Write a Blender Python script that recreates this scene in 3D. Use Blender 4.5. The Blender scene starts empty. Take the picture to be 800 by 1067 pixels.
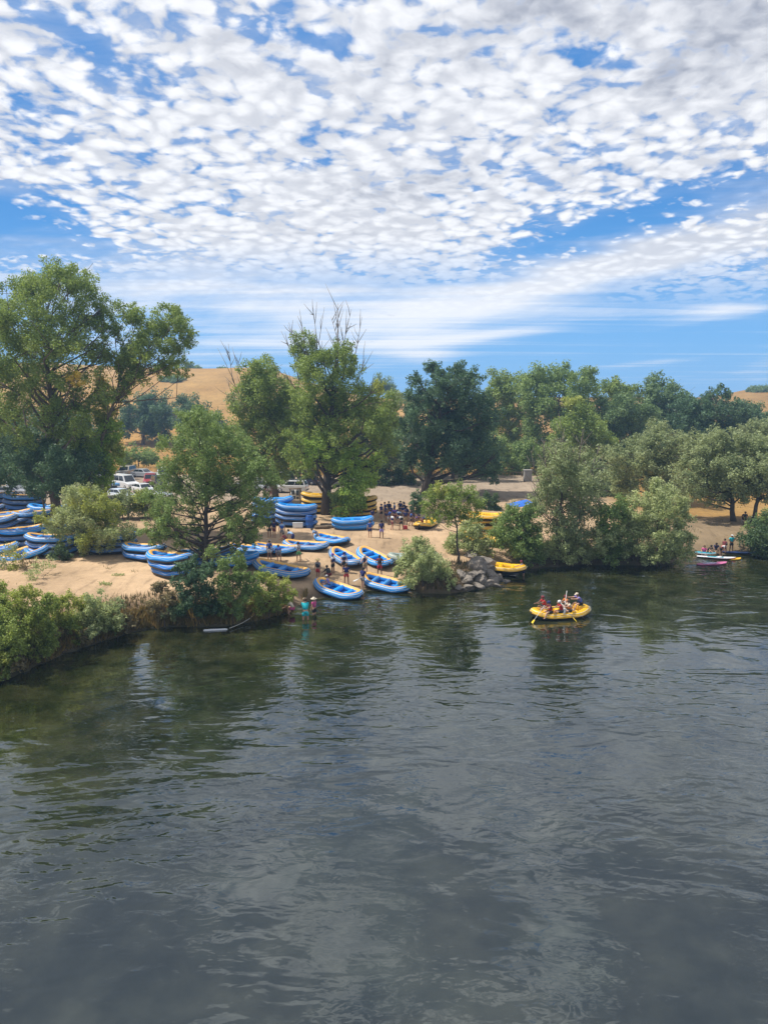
import bpy, bmesh, math, random
import numpy as np
from mathutils import Vector, Matrix, Quaternion

random.seed(7)
RNG = np.random.default_rng(11)
SC = bpy.context.scene
COL = SC.collection
PI = math.pi

# ------------------------------------------------------------------ camera
FPX, CX, CY = 741.0, 400.0, 533.5          # focal length and centre, photo pixels
PITCH = math.radians(8.72)
CAM = np.array([0.0, 0.0, 15.0])
SUN_EL, SUN_AZ = math.radians(60), math.radians(-82)   # azimuth from +Y, negative = left


def ray(px, py):
    u = (px - CX) / FPX
    v = (CY - py) / FPX
    c, s = math.cos(PITCH), math.sin(PITCH)
    return np.array([u, c + v * s, -s + v * c])


def W(px, py, Y):
    d = ray(px, py)
    return CAM + d * (Y / d[1])


def mpp(Y):
    return Y / FPX


# ------------------------------------------------------------------ terrain
def on_water(px, py):
    d = ray(px, py)
    p = CAM + d * (-15.0 / d[2])
    return p[0], p[1]


# shoreline: photo pixel, bank run-up length (m), bank height (m)
SHORE = [((-60, 742), 2.0, 2.2), ((0, 711), 1.8, 2.2), ((30, 697), 1.8, 2.1), ((70, 681), 1.8, 2.0),
         ((110, 667), 1.9, 1.9), ((150, 656), 2.0, 1.7), ((185, 653), 1.6, 1.7), ((220, 653), 1.6, 1.7),
         ((258, 648), 1.6, 1.7), ((290, 641), 2.4, 1.6), ((306, 634), 5, 1.6), ((320, 627), 9, 1.7),
         ((345, 622), 11, 1.8), ((385, 616), 11, 1.8), ((418, 613), 6, 1.7), ((440, 618), 2.5, 1.6),
         ((480, 617), 2.0, 1.6), ((508, 609), 2.0, 1.6), ((522, 601), 4, 1.6), ((545, 595), 4, 1.6),
         ((570, 591), 2.0, 1.6), ((620, 589), 1.8, 1.7), ((680, 589), 1.8, 1.7), ((715, 583), 3, 1.7),
         ((740, 579), 5, 1.9), ((775, 578), 3, 1.8), ((830, 584), 1.8, 1.8), ((960, 605), 2, 1.8)]
SP = [on_water(*s[0]) for s in SHORE]
SP = [(-34.0, -60.0), (-28.0, 0.0), (-24.5, 22.0)] + SP + [(75.0, 46.0), (150.0, 40.0), (900.0, 30.0)]
SWID = [2, 2, 2] + [s[1] for s in SHORE] + [2, 2, 2]
SHGT = [2.2] * 3 + [s[2] for s in SHORE] + [1.8] * 3
SPA = np.array(SP)
# densify with Catmull-Rom for smooth banks
def _cat(P, n=4):
    out = []
    for i in range(len(P) - 1):
        p0, p1, p2, p3 = P[max(i - 1, 0)], P[i], P[i + 1], P[min(i + 2, len(P) - 1)]
        for k in range(n):
            t = k / n
            out.append(.5 * ((2 * p1) + (-p0 + p2) * t + (2 * p0 - 5 * p1 + 4 * p2 - p3) * t * t
                             + (-p0 + 3 * p1 - 3 * p2 + p3) * t ** 3))
    out.append(P[-1])
    return np.array(out)
_ALL = np.column_stack([SPA, SWID, SHGT]).astype(float)
SD = _ALL.copy()
SD[:, :2] = SPA
SDEN = _cat(SD[2:-3])
SDEN = np.vstack([SD[:2], SDEN, SD[-3:]])
_wob = np.random.default_rng(3).normal(0, .13, (len(SDEN), 2))
_wob[:6] = 0
SDEN[:, :2] += _wob
POLY = np.vstack([SDEN[:, :2], [[900, -400], [-300, -400], [-34, -60]]])


def shore_dist(X, Y):
    """signed distance to the shoreline (land positive) plus bank width and height"""
    X = np.asarray(X, float).ravel(); Y = np.asarray(Y, float).ravel()
    best = np.full(X.shape, 1e18); w = np.zeros_like(X); hh = np.zeros_like(X)
    for i in range(len(SDEN) - 1):
        a, b = SDEN[i], SDEN[i + 1]
        d = b[:2] - a[:2]
        t = np.clip(((X - a[0]) * d[0] + (Y - a[1]) * d[1]) / (d @ d), 0, 1)
        q = (X - a[0] - t * d[0]) ** 2 + (Y - a[1] - t * d[1]) ** 2
        m = q < best
        best = np.where(m, q, best)
        w = np.where(m, a[2] + t * (b[2] - a[2]), w)
        hh = np.where(m, a[3] + t * (b[3] - a[3]), hh)
    inside = np.zeros(X.shape, bool)          # inside water polygon
    n = len(POLY)
    j = n - 1
    for i in range(n):
        xi, yi = POLY[i]; xj, yj = POLY[j]
        c = ((yi > Y) != (yj > Y)) & (X < (xj - xi) * (Y - yi) / (yj - yi + 1e-12) + xi)
        inside ^= c
        j = i
    return np.where(inside, -1, 1) * np.sqrt(best), w, hh


def sstep(a, b, x):
    t = np.clip((x - a) / (b - a), 0, 1)
    return t * t * (3 - 2 * t)


def vnoise(X, Y, s, seed=0):
    """cheap smooth value noise"""
    r = np.random.default_rng(seed).random((256, 256))
    x = X / s; y = Y / s
    xi = np.floor(x).astype(int); yi = np.floor(y).astype(int)
    fx = x - xi; fy = y - yi
    fx = fx * fx * (3 - 2 * fx); fy = fy * fy * (3 - 2 * fy)
    g = lambda a, b: r[a % 256, b % 256]
    return (g(xi, yi) * (1 - fx) + g(xi + 1, yi) * fx) * (1 - fy) + (g(xi, yi + 1) * (1 - fx) + g(xi + 1, yi + 1) * fx) * fy


def height(X, Y):
    X = np.asarray(X, float).ravel(); Y = np.asarray(Y, float).ravel()
    d, w, hh = shore_dist(X, Y)
    land = hh * (1 - np.exp(-np.maximum(d, 0) / (w * .55))) + .004 * np.clip(d, 0, 90)
    land += (vnoise(X, Y, 3.1, 1) - .5) * .16 * np.clip(d / 2, 0, 1) + (vnoise(X, Y, .9, 2) - .5) * .06 * np.clip(d, 0, 1)
    bed = -1.6 * (1 - np.exp(np.minimum(d, 0) / 3.5))
    z = np.where(d > 0, land, bed)
    # hills
    az = X / np.maximum(Y, 60)
    amp = 31.5 * (1 - sstep(-.2, .02, az)) + 15 * sstep(-.2, .02, az) + 4.5 * sstep(.42, .52, az)
    amp = amp + (vnoise(X, Y, 90, 5) - .5) * 2.5 - 3.0 * sstep(-.24, -.5, az) * 0
    far = sstep(150, 370, Y + .12 * X * (X < 0) * -1 * 0)
    z = z + amp * far + (vnoise(X, Y, 28, 6) - .5) * 2.0 * far
    return z


def hz(x, y):
    return float(height([x], [y])[0])


_TT = np.concatenate([np.linspace(18, 130, 2600), np.linspace(130.2, 420, 1000)])


def at(px, py, dz=0.0):
    """first point of the terrain or water seen at a photo pixel"""
    d = ray(px, py)
    t = _TT / d[1]
    P = CAM[None, :] + t[:, None] * d[None, :]
    h = np.maximum(height(P[:, 0], P[:, 1]), 0) + dz
    i = np.argmax(P[:, 2] <= h)
    p = P[i]
    return np.array([p[0], p[1], h[i] - dz])


# ------------------------------------------------------------------ node helpers
def new_mat(name):
    m = bpy.data.materials.new(name)
    m.use_nodes = True
    nt = m.node_tree
    b = nt.nodes['Principled BSDF']
    return m, nt, b


def nd(nt, t, **k):
    n = nt.nodes.new(t)
    for a, v in k.items():
        setattr(n, a, v)
    return n


def plain(name, col, rough=.6, var=.12, scale=6, metal=0.0, bump=0.0, spec=.5, coat=0.0, fade=0.0, dust=None):
    """solid colour broken up by noise"""
    m, nt, b = new_mat(name)
    tc = nd(nt, 'ShaderNodeTexCoord')
    no = nd(nt, 'ShaderNodeTexNoise'); no.inputs['Scale'].default_value = scale; no.inputs['Detail'].default_value = 5
    nt.links.new(tc.outputs['Object'], no.inputs['Vector'])
    mx = nd(nt, 'ShaderNodeMix', data_type='RGBA')
    c = np.array(col[:3])
    mx.inputs['A'].default_value = (*np.clip(c * (1 - var), 0, 1), 1)
    mx.inputs['B'].default_value = (*np.clip(c * (1 + var), 0, 1), 1)
    nt.links.new(no.outputs['Fac'], mx.inputs['Factor'])
    res = mx.outputs['Result']
    if fade:                                   # each object weathered to its own degree
        oi = nd(nt, 'ShaderNodeObjectInfo'); hs = nd(nt, 'ShaderNodeHueSaturation')
        for k_, lo_, hi_ in (('Value', 1 - fade, 1 + fade), ('Saturation', 1 - fade * .35, 1.06)):
            mr = nd(nt, 'ShaderNodeMapRange'); nt.links.new(oi.outputs['Random'], mr.inputs['Value'])
            mr.inputs['To Min'].default_value = lo_; mr.inputs['To Max'].default_value = hi_
            nt.links.new(mr.outputs[0], hs.inputs[k_])
        nt.links.new(res, hs.inputs['Color']); res = hs.outputs['Color']
    if dust:
        n2 = nd(nt, 'ShaderNodeTexNoise'); n2.inputs['Scale'].default_value = 1.7; n2.inputs['Detail'].default_value = 7; n2.inputs['Roughness'].default_value = .7
        nt.links.new(tc.outputs['Object'], n2.inputs['Vector'])
        mr = nd(nt, 'ShaderNodeMapRange'); nt.links.new(n2.outputs['Fac'], mr.inputs['Value'])
        mr.inputs['From Min'].default_value = .52; mr.inputs['From Max'].default_value = .8; mr.inputs['To Max'].default_value = .32
        m2 = nd(nt, 'ShaderNodeMix', data_type='RGBA'); nt.links.new(mr.outputs[0], m2.inputs['Factor'])
        nt.links.new(res, m2.inputs['A']); m2.inputs['B'].default_value = (*dust, 1); res = m2.outputs['Result']
    nt.links.new(res, b.inputs['Base Color'])
    b.inputs['Roughness'].default_value = rough
    b.inputs['Metallic'].default_value = metal
    b.inputs['Specular IOR Level'].default_value = spec
    b.inputs['Coat Weight'].default_value = coat
    if bump:
        bp = nd(nt, 'ShaderNodeBump'); bp.inputs['Strength'].default_value = bump; bp.inputs['Distance'].default_value = .05
        nt.links.new(no.outputs['Fac'], bp.inputs['Height'])
        nt.links.new(bp.outputs['Normal'], b.inputs['Normal'])
    return m


def leaf_mat(name, trans=.35):
    m, nt, b = new_mat(name)
    at_ = nd(nt, 'ShaderNodeAttribute', attribute_name='col')
    out = nt.nodes['Material Output']
    nt.links.new(at_.outputs['Color'], b.inputs['Base Color'])
    b.inputs['Roughness'].default_value = .55
    b.inputs['Specular IOR Level'].default_value = .35
    tr = nd(nt, 'ShaderNodeBsdfTranslucent')
    hs = nd(nt, 'ShaderNodeHueSaturation'); hs.inputs['Value'].default_value = 1.5; hs.inputs['Hue'].default_value = .49
    hs.inputs['Saturation'].default_value = 1.05
    nt.links.new(at_.outputs['Color'], hs.inputs['Color'])
    nt.links.new(hs.outputs['Color'], tr.inputs['Color'])
    ms = nd(nt, 'ShaderNodeMixShader'); ms.inputs[0].default_value = trans
    nt.links.new(b.outputs[0], ms.inputs[1]); nt.links.new(tr.outputs[0], ms.inputs[2])
    nt.links.new(ms.outputs[0], out.inputs['Surface'])
    return m


LEAF = leaf_mat('leaf_blades')
BARK = plain('bark_grey_brown', (.13, .10, .075), .9, .45, 3.5, bump=.6)
BARKD = plain('bark_dark', (.07, .055, .045), .9, .4, 3.5, bump=.6)
TWIG = plain('dead_twig', (.24, .20, .165), .9, .3, 5)


# ------------------------------------------------------------------ object helpers
def tag(o, label=None, cat=None, group=None, kind=None):
    if label: o['label'] = label
    if cat: o['category'] = cat
    if group: o['group'] = group
    if kind: o['kind'] = kind
    return o


def empty(name, loc=(0, 0, 0), rz=0.0):
    o = bpy.data.objects.new(name, None)
    o.empty_display_size = .3
    COL.objects.link(o)
    o.location = [float(v) for v in loc]
    o.rotation_euler = (0, 0, rz)
    return o


def link_mesh(name, me, parent=None):
    o = bpy.data.objects.new(name, me)
    COL.objects.link(o)
    if parent is not None: o.parent = parent
    return o


class MB:
    def __init__(self):
        self.v = []; self.f = []; self.m = []

    def add(self, v, f, m=0):
        b = len(self.v)
        self.v += [tuple(map(float, p)) for p in v]
        self.f += [tuple(i + b for i in q) for q in f]
        self.m += [m] * len(f)
        return self

    def box(self, c, s, rz=0.0, m=0, taper=1.0):
        x, y, z = s[0] / 2, s[1] / 2, s[2] / 2
        P = []
        for k, (sx, sy, sz) in enumerate([(-1, -1, -1), (1, -1, -1), (1, 1, -1), (-1, 1, -1), (-1, -1, 1), (1, -1, 1), (1, 1, 1), (-1, 1, 1)]):
            t = taper if sz > 0 else 1
            a, b = sx * x * t, sy * y * t
            P.append((c[0] + a * math.cos(rz) - b * math.sin(rz), c[1] + a * math.sin(rz) + b * math.cos(rz), c[2] + sz * z))
        return self.add(P, [(0, 3, 2, 1), (4, 5, 6, 7), (0, 1, 5, 4), (1, 2, 6, 5), (2, 3, 7, 6), (3, 0, 4, 7)], m)

    def tube(self, pts, radii, n=6, m=0, cap=True):
        pts = [np.array(p, float) for p in pts]
        if not hasattr(radii, '__len__'): radii = [radii] * len(pts)
        V = []
        prev = None
        for i, p in enumerate(pts):
            t = pts[min(i + 1, len(pts) - 1)] - pts[max(i - 1, 0)]
            t = t / (np.linalg.norm(t) + 1e-9)
            if prev is None:
                a = np.cross(t, [0, 0, 1.0] if abs(t[2]) < .9 else [1.0, 0, 0])
            else:
                a = prev - t * (prev @ t)
            a = a / (np.linalg.norm(a) + 1e-9); prev = a
            b = np.cross(t, a)
            for k in range(n):
                q = 2 * PI * k / n
                V.append(p + radii[i] * (a * math.cos(q) + b * math.sin(q)))
        F = []
        for i in range(len(pts) - 1):
            for k in range(n):
                F.append((i * n + k, i * n + (k + 1) % n, (i + 1) * n + (k + 1) % n, (i + 1) * n + k))
        if cap:
            F.append(tuple(range(n - 1, -1, -1)))
            F.append(tuple((len(pts) - 1) * n + k for k in range(n)))
        return self.add(V, F, m)

    def lathe(self, prof, c=(0, 0, 0), n=16, axis='z', m=0, cap=True):
        V = []; F = []
        for r, h in prof:
            for k in range(n):
                q = 2 * PI * k / n
                a, b = r * math.cos(q), r * math.sin(q)
                p = (a, b, h) if axis == 'z' else ((h, a, b) if axis == 'x' else (b, h, a))
                V.append((p[0] + c[0], p[1] + c[1], p[2] + c[2]))
        for i in range(len(prof) - 1):
            for k in range(n):
                F.append((i * n + k, i * n + (k + 1) % n, (i + 1) * n + (k + 1) % n, (i + 1) * n + k))
        if cap:
            F.append(tuple(range(n - 1, -1, -1))); F.append(tuple((len(prof) - 1) * n + k for k in range(n)))
        return self.add(V, F, m)

    def mesh(self, name, mats, smooth=True):
        me = bpy.data.meshes.new(name)
        me.from_pydata(self.v, [], self.f)
        if not isinstance(mats, (list, tuple)): mats = [mats]
        for q in mats: me.materials.append(q)
        me.polygons.foreach_set('material_index', self.m)
        me.polygons.foreach_set('use_smooth', [smooth] * len(self.f))
        me.update()
        return me

    def build(self, name, mats, parent=None, smooth=True, bevel=0.0):
        o = link_mesh(name, self.mesh(name, mats, smooth), parent)
        if bevel:
            md = o.modifiers.new('bevel', 'BEVEL'); md.width = bevel; md.segments = 2; md.limit_method = 'ANGLE'
        return o


def copy_tree(o, parent=None):
    c = o.copy()
    COL.objects.link(c)
    c.parent = parent
    if parent is not None: c.matrix_parent_inverse = o.matrix_parent_inverse.copy()
    for ch in list(o.children):
        copy_tree(ch, c)
    return c


def recolour(o, m, slot=0):
    o.material_slots[slot].link = 'OBJECT'
    o.material_slots[slot].material = m


# ------------------------------------------------------------------ foliage
def leaf_mesh(name, C, R, N, L, Wd, colA, colB, up=.35, hang=0.0, squash=1.0, seed=0, colvar=.3, long_up=0.0):
    """leaf blades around clump centres C (n,3) with radii R (n,), N leaves each"""
    rng = np.random.default_rng(seed)
    N = np.asarray(N, int)
    idx = np.repeat(np.arange(len(C)), N)
    n = len(idx)
    d = rng.normal(size=(n, 3)); d /= np.linalg.norm(d, axis=1)[:, None]
    rad = rng.random(n) ** .45
    c = C[idx] + d * (R[idx] * rad)[:, None] * np.array([1, 1, squash])
    # stray tips
    c += rng.normal(size=(n, 3)) * (R[idx] * .10)[:, None]
    nrm = d * .55 + rng.normal(size=(n, 3)) * .55 + np.array([0, 0, up])
    nrm /= np.linalg.norm(nrm, axis=1)[:, None]
    a = rng.normal(size=(n, 3)) + np.array([0, 0, long_up])
    a -= nrm * np.sum(a * nrm, axis=1)[:, None]
    a /= np.linalg.norm(a, axis=1)[:, None] + 1e-9
    b = np.cross(nrm, a)
    sz = rng.uniform(.6, 1.45, n)[:, None]
    l = L * sz * .5; w = Wd * sz * .5
    V = np.empty((n, 4, 3))
    V[:, 0] = c + a * l; V[:, 1] = c + b * w + a * l * .15; V[:, 2] = c - a * l; V[:, 3] = c - b * w + a * l * .15
    me = bpy.data.meshes.new(name)
    me.vertices.add(4 * n); me.loops.add(4 * n); me.polygons.add(n)
    me.vertices.foreach_set('co', V.reshape(-1))
    me.loops.foreach_set('vertex_index', np.arange(4 * n, dtype=np.int32))
    me.polygons.foreach_set('loop_start', np.arange(0, 4 * n, 4, dtype=np.int32))
    me.polygons.foreach_set('loop_total', np.full(n, 4, dtype=np.int32))
    cA = colA[idx]; cB = colB[idx]
    cl = rng.random(len(C))[idx]
    t = np.clip(.5 * cl + .5 * rng.random(n), 0, 1)[:, None]
    col = cA * (1 - t) + cB * t
    col *= np.array([2.65, 2.65, 2.25]) * rng.uniform(1 - colvar, 1 + colvar, n)[:, None]
    rgba = np.ones((n, 4, 4)); rgba[:, :, :3] = col[:, None, :]
    at_ = me.color_attributes.new('col', 'FLOAT_COLOR', 'POINT')
    at_.data.foreach_set('color', rgba.reshape(-1).astype(np.float32))
    me.materials.append(LEAF)
    me.update()
    me.validate()
    return me


# palettes: (dark tone, light tone) of the leaves themselves
PAL = {
    'cotton': ((.052, .078, .020), (.108, .138, .040)),
    'bright': ((.070, .115, .022), (.140, .190, .045)),
    'oak': ((.022, .042, .026), (.045, .075, .040)),
    'willow': ((.098, .118, .058), (.168, .185, .100)),
    'grey': ((.076, .094, .050), (.128, .146, .082)),
    'yellow': ((.085, .105, .026), (.150, .160, .045)),
    'gold': ((.150, .125, .025), (.240, .180, .035)),
    'mid': ((.055, .083, .027), (.098, .132, .050)),
    'bramble': ((.060, .084, .020), (.130, .155, .045)),
    'dry': ((.060, .050, .028), (.105, .088, .050)),
    'far': ((.042, .068, .030), (.074, .104, .048)),
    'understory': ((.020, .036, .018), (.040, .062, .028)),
}


def plant(name, label, cat, lobes, Y=None, base=None, pal='mid', group=None, seed=0, leaf=2.5, cov=4.2, thick=.55,
          trunk_r=.25, bark=None, crown='crown', stem='trunk', aspect=.55, clump=(.22, .42), twigs=0, up=.35,
          long_up=0.0, top_twigs=None, limb_frac=1.0, back=True, nclump=15, fac=1.25):
    """tree or shrub: tapered trunk with limbs to every lobe, crown of leaf blades in clumps.
    lobes: (px, py, r_px[, palette]) seen at the plant's own distance, spread through its real depth"""
    rng = np.random.default_rng(seed + 1000)
    if base is not None and Y is None:
        b = at(*base); Y = b[1]
    elif base is not None:
        q = W(base[0], base[1], Y); b = np.array([q[0], Y, hz(q[0], Y)])
    else:
        xs = np.mean([l[0] for l in lobes]); q = W(xs, 500, Y); b = np.array([q[0], Y, hz(q[0], Y)])
    k = mpp(Y)
    halfw = (max(l[0] + l[2] for l in lobes) - min(l[0] - l[2] for l in lobes)) / 2 * k
    C = []; R = []; N = []; CA = []; CB = []; LC = []
    leaf = leaf * .86
    lk = leaf * k
    area = .5 * leaf * leaf * aspect
    for li, l in enumerate(lobes):
        pA, pB = PAL[l[3] if len(l) > 3 else pal]
        offs = [rng.uniform(-1, .35) * halfw * thick]
        if back: offs.append(rng.uniform(.3, 1.0) * halfw * thick)
        for oi, of in enumerate(offs):
            yy = Y + of
            c0 = W(l[0], l[1], Y); c0[1] = yy
            r = l[2] * k * fac
            LC.append((c0, r))
            ncl = int(rng.integers(nclump - 3, nclump + 4))
            d = rng.normal(size=(ncl, 3)); d /= np.linalg.norm(d, axis=1)[:, None]
            rr = rng.uniform(.25, .98, ncl)
            cc = c0 + d * (rr * r)[:, None]
            cr = r * rng.uniform(*clump, ncl)
            gz = height(cc[:, 0], cc[:, 1]) if cc[:, 2].min() < b[2] + 3.5 else None
            if gz is not None: cc[:, 2] = np.maximum(cc[:, 2], np.maximum(gz, 0) + cr * .5)
            tot = PI * (l[2] ** 2) * fac ** 2 * .95 * cov / area * (.62 if oi == 0 else .38)
            w = cr ** 2; w = w / w.sum()
            C.append(cc); R.append(cr); N.append(np.maximum(tot * w, 3).astype(int))
            CA.append(np.tile(pA, (ncl, 1))); CB.append(np.tile(pB, (ncl, 1)))
    C = np.vstack(C); R = np.concatenate(R); N = np.concatenate(N); CA = np.vstack(CA); CB = np.vstack(CB)
    root = empty(name, b)
    tag(root, label, cat, group)
    # trunk and limbs (local coordinates)
    mb = MB()
    top = np.average([c for c, r in LC], axis=0, weights=[r for c, r in LC])
    zmax = max(c[2] for c, r in LC)
    trunk_top = np.array([b[0] * .35 + top[0] * .65, b[1] * .35 + top[1] * .65, b[2] + (zmax - b[2]) * .74])
    npt = 7
    tp = []
    for i in range(npt):
        t = i / (npt - 1)
        p = b * (1 - t) + trunk_top * t + np.array([rng.normal(0, .04), rng.normal(0, .04), 0]) * (trunk_top[2] - b[2]) * .35 * math.sin(t * PI)
        tp.append(p)
    tp[0] = b - np.array([0, 0, .3])
    tr = [trunk_r * (1.25 if i == 0 else 1) * (1 - .68 * i / (npt - 1)) for i in range(npt)]
    mb.tube([p - b for p in tp], tr, 8)
    for c, r in LC:
        if rng.random() > limb_frac: continue
        t = np.clip((c[2] - b[2]) / max(trunk_top[2] - b[2], .1) - rng.uniform(.10, .30), .10, .95)
        f = t * (npt - 1); i = min(int(f), npt - 2)
        s = tp[i] * (1 - (f - i)) + tp[i + 1] * (f - i)
        r0 = min(max(trunk_r * .45 * (1 - .6 * t), .02), .6 * (tr[i] * (1 - f + i) + tr[i + 1] * (f - i)))
        mid = s * .45 + c * .55 + np.array([rng.normal(0, .09), rng.normal(0, .09), rng.uniform(-.16, .06)]) * np.linalg.norm(c - s)
        q = [s, s * .7 + mid * .3 + np.array([0, 0, .02]), mid, c]
        mb.tube([p - b for p in q], [r0, r0 * .8, r0 * .6, r0 * .3], 6)
        for _ in range(3):
            e = c + rng.normal(size=3) * r * .55
            m2 = mid * .35 + c * .65
            mb.tube([m2 - b, (m2 + e) / 2 - b + np.array([0, 0, -.05 * r]), e - b], [r0 * .38, r0 * .26, r0 * .1 + .006], 5)
    if twigs:
        for _ in range(twigs):
            c, r = LC[int(rng.integers(len(LC)))]
            s = c + rng.normal(size=3) * r * .3
            dr = rng.normal(size=3) * .5 + np.array([0, 0, .7]); dr /= np.linalg.norm(dr)
            Ln = r * rng.uniform(.9, 1.5)
            e = s + dr * Ln
            mb.tube([s - b, (s + e) / 2 - b + rng.normal(size=3) * .06 * Ln, e - b], [.35 * k, .28 * k, .14 * k], 4)
    trunk = mb.build(stem, bark or BARK, root)
    if top_twigs:
        tb = MB()
        for (x0, y0, x1, y1, nsub) in top_twigs:
            s = W(x0, y0, Y + rng.uniform(-.2, .2) * halfw); e = W(x1, y1, s[1] + rng.uniform(-1, 1))
            mid = (s + e) / 2 + rng.normal(size=3) * .05 * np.linalg.norm(e - s)
            tb.tube([s - b, mid - b, e - b], [.6 * k, .4 * k, .15 * k], 5)
            for _ in range(nsub):
                t = rng.uniform(.25, .95)
                o = s * (1 - t) + e * t if t > .5 else s * (1 - t) + e * t
                o = (s * (1 - 2 * t) + mid * 2 * t) if t < .5 else (mid * (2 - 2 * t) + e * (2 * t - 1))
                dr = (e - s) / np.linalg.norm(e - s) + rng.normal(size=3) * .42
                ln = rng.uniform(5, 18) * k
                en = o + dr * ln
                tb.tube([o - b, (o + en) / 2 - b + rng.normal(size=3) * .04 * ln, en - b], [.36 * k, .28 * k, .12 * k], 4)
        tb.build('dead_branches', TWIG, root)
    me = leaf_mesh(crown, C - b, R, N, lk, lk * aspect, CA, CB, seed=seed, up=up, long_up=long_up)
    link_mesh(crown, me, root)
    return root

# ------------------------------------------------------------------ camera, render, light, sky
cd = bpy.data.cameras.new('camera'); cam = bpy.data.objects.new('camera', cd); COL.objects.link(cam)
cam.location = CAM; cam.rotation_euler = (PI / 2 - PITCH, 0, 0)
cd.sensor_fit = 'VERTICAL'; cd.sensor_height = 36; cd.lens = 36 * FPX / 1067
cd.clip_start = .5; cd.clip_end = 5000
SC.camera = cam
SC.view_settings.view_transform = 'Standard'
SC.view_settings.look = 'None'
SC.view_settings.gamma = 1
SC.view_settings.exposure = .24
SC.cycles.use_denoising = True
SC.cycles.max_bounces = 6; SC.cycles.diffuse_bounces = 3; SC.cycles.glossy_bounces = 3
SC.cycles.transparent_max_bounces = 4; SC.cycles.transmission_bounces = 3
SC.cycles.caustics_reflective = False; SC.cycles.caustics_refractive = False
SC.cycles.sample_clamp_indirect = 6

sd = bpy.data.lights.new('sun', 'SUN'); sd.energy = 4.8; sd.angle = math.radians(.8); sd.color = (1, .955, .87)
sun = bpy.data.objects.new('sun', sd); COL.objects.link(sun)
sv = Vector((math.cos(SUN_EL) * math.sin(SUN_AZ), math.cos(SUN_EL) * math.cos(SUN_AZ), math.sin(SUN_EL)))
sun.rotation_euler = (-sv).to_track_quat('-Z', 'Y').to_euler()
sun.location = (0, 40, 90)


class NX:
    """tiny node-expression builder"""
    def __init__(s, nt): s.nt = nt

    def m(s, op, a, b=None, c=None, clamp=False):
        n = s.nt.nodes.new('ShaderNodeMath'); n.operation = op; n.use_clamp = clamp
        for i, v in enumerate((a, b, c)):
            if v is None: continue
            if isinstance(v, (int, float)): n.inputs[i].default_value = v
            else: s.nt.links.new(v, n.inputs[i])
        return n.outputs[0]

    def add(s, a, b): return s.m('ADD', a, b)
    def sub(s, a, b): return s.m('SUBTRACT', a, b)
    def mul(s, a, b): return s.m('MULTIPLY', a, b)
    def mad(s, a, b, c): return s.m('MULTIPLY_ADD', a, b, c)

    def smooth(s, x, lo, hi, a=0.0, b=1.0):
        n = s.nt.nodes.new('ShaderNodeMapRange'); n.interpolation_type = 'SMOOTHSTEP'
        s.nt.links.new(x, n.inputs['Value'])
        for k, v in (('From Min', lo), ('From Max', hi), ('To Min', a), ('To Max', b)): n.inputs[k].default_value = v
        return n.outputs[0]

    def vec(s, x, y, z=0.0):
        n = s.nt.nodes.new('ShaderNodeCombineXYZ')
        for i, v in enumerate((x, y, z)):
            if isinstance(v, (int, float)): n.inputs[i].default_value = v
            else: s.nt.links.new(v, n.inputs[i])
        return n.outputs[0]

    def noise(s, v, scale, detail=4, rough=.55, dist=0.0, lac=2.0):
        n = s.nt.nodes.new('ShaderNodeTexNoise')
        s.nt.links.new(v, n.inputs['Vector'])
        for k, q in (('Scale', scale), ('Detail', detail), ('Roughness', rough), ('Distortion', dist), ('Lacunarity', lac)): n.inputs[k].default_value = q
        return n.outputs['Fac']

    def vor(s, v, scale, smoothness=.5, rand=1.0):
        n = s.nt.nodes.new('ShaderNodeTexVoronoi'); n.feature = 'SMOOTH_F1'
        s.nt.links.new(v, n.inputs['Vector'])
        n.inputs['Scale'].default_value = scale; n.inputs['Smoothness'].default_value = smoothness; n.inputs['Randomness'].default_value = rand
        return n.outputs['Distance']

    def mix(s, f, a, b):
        n = s.nt.nodes.new('ShaderNodeMix'); n.data_type = 'RGBA'
        if isinstance(f, (int, float)): n.inputs['Factor'].default_value = f
        else: s.nt.links.new(f, n.inputs['Factor'])
        for k, v in (('A', a), ('B', b)):
            if isinstance(v, tuple): n.inputs[k].default_value = (*v, 1)
            else: s.nt.links.new(v, n.inputs[k])
        return n.outputs['Result']


def uv_of(px, py):
    d = ray(px, py)
    return d[0] / d[1], d[2] / d[1]


SKY_STR = .1
HAZE = .0006
w = bpy.data.worlds.new('World'); SC.world = w; w.use_nodes = True
w.cycles.sampling_method = 'MANUAL'; w.cycles.sample_map_resolution = 256
nt = w.node_tree; X = NX(nt)
bg = nt.nodes['Background']; bg.inputs['Strength'].default_value = SKY_STR
sky = nd(nt, 'ShaderNodeTexSky', sky_type='NISHITA'); sky.sun_disc = False
sky.sun_elevation = SUN_EL; sky.sun_rotation = SUN_AZ; sky.altitude = 200
sky.air_density = 1.0; sky.dust_density = .25; sky.ozone_density = 2.2
tcw = nd(nt, 'ShaderNodeTexCoord')
sep = nd(nt, 'ShaderNodeSeparateXYZ'); nt.links.new(tcw.outputs['Generated'], sep.inputs[0])
dx, dy, dz = sep.outputs
zc = X.m('MAXIMUM', X.add(dz, .012), .02)
Px = X.m('DIVIDE', dx, zc); Py = X.m('DIVIDE', dy, zc)
zs = X.m('MAXIMUM', X.add(dz, .16), .05)
P = X.vec(X.m('DIVIDE', dx, zs), X.m('DIVIDE', dy, zs), 0)
PF = X.vec(Px, Py, 0)
yc = X.m('MAXIMUM', dy, .05)
U = X.m('DIVIDE', dx, yc); V = X.m('DIVIDE', dz, yc)


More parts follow.
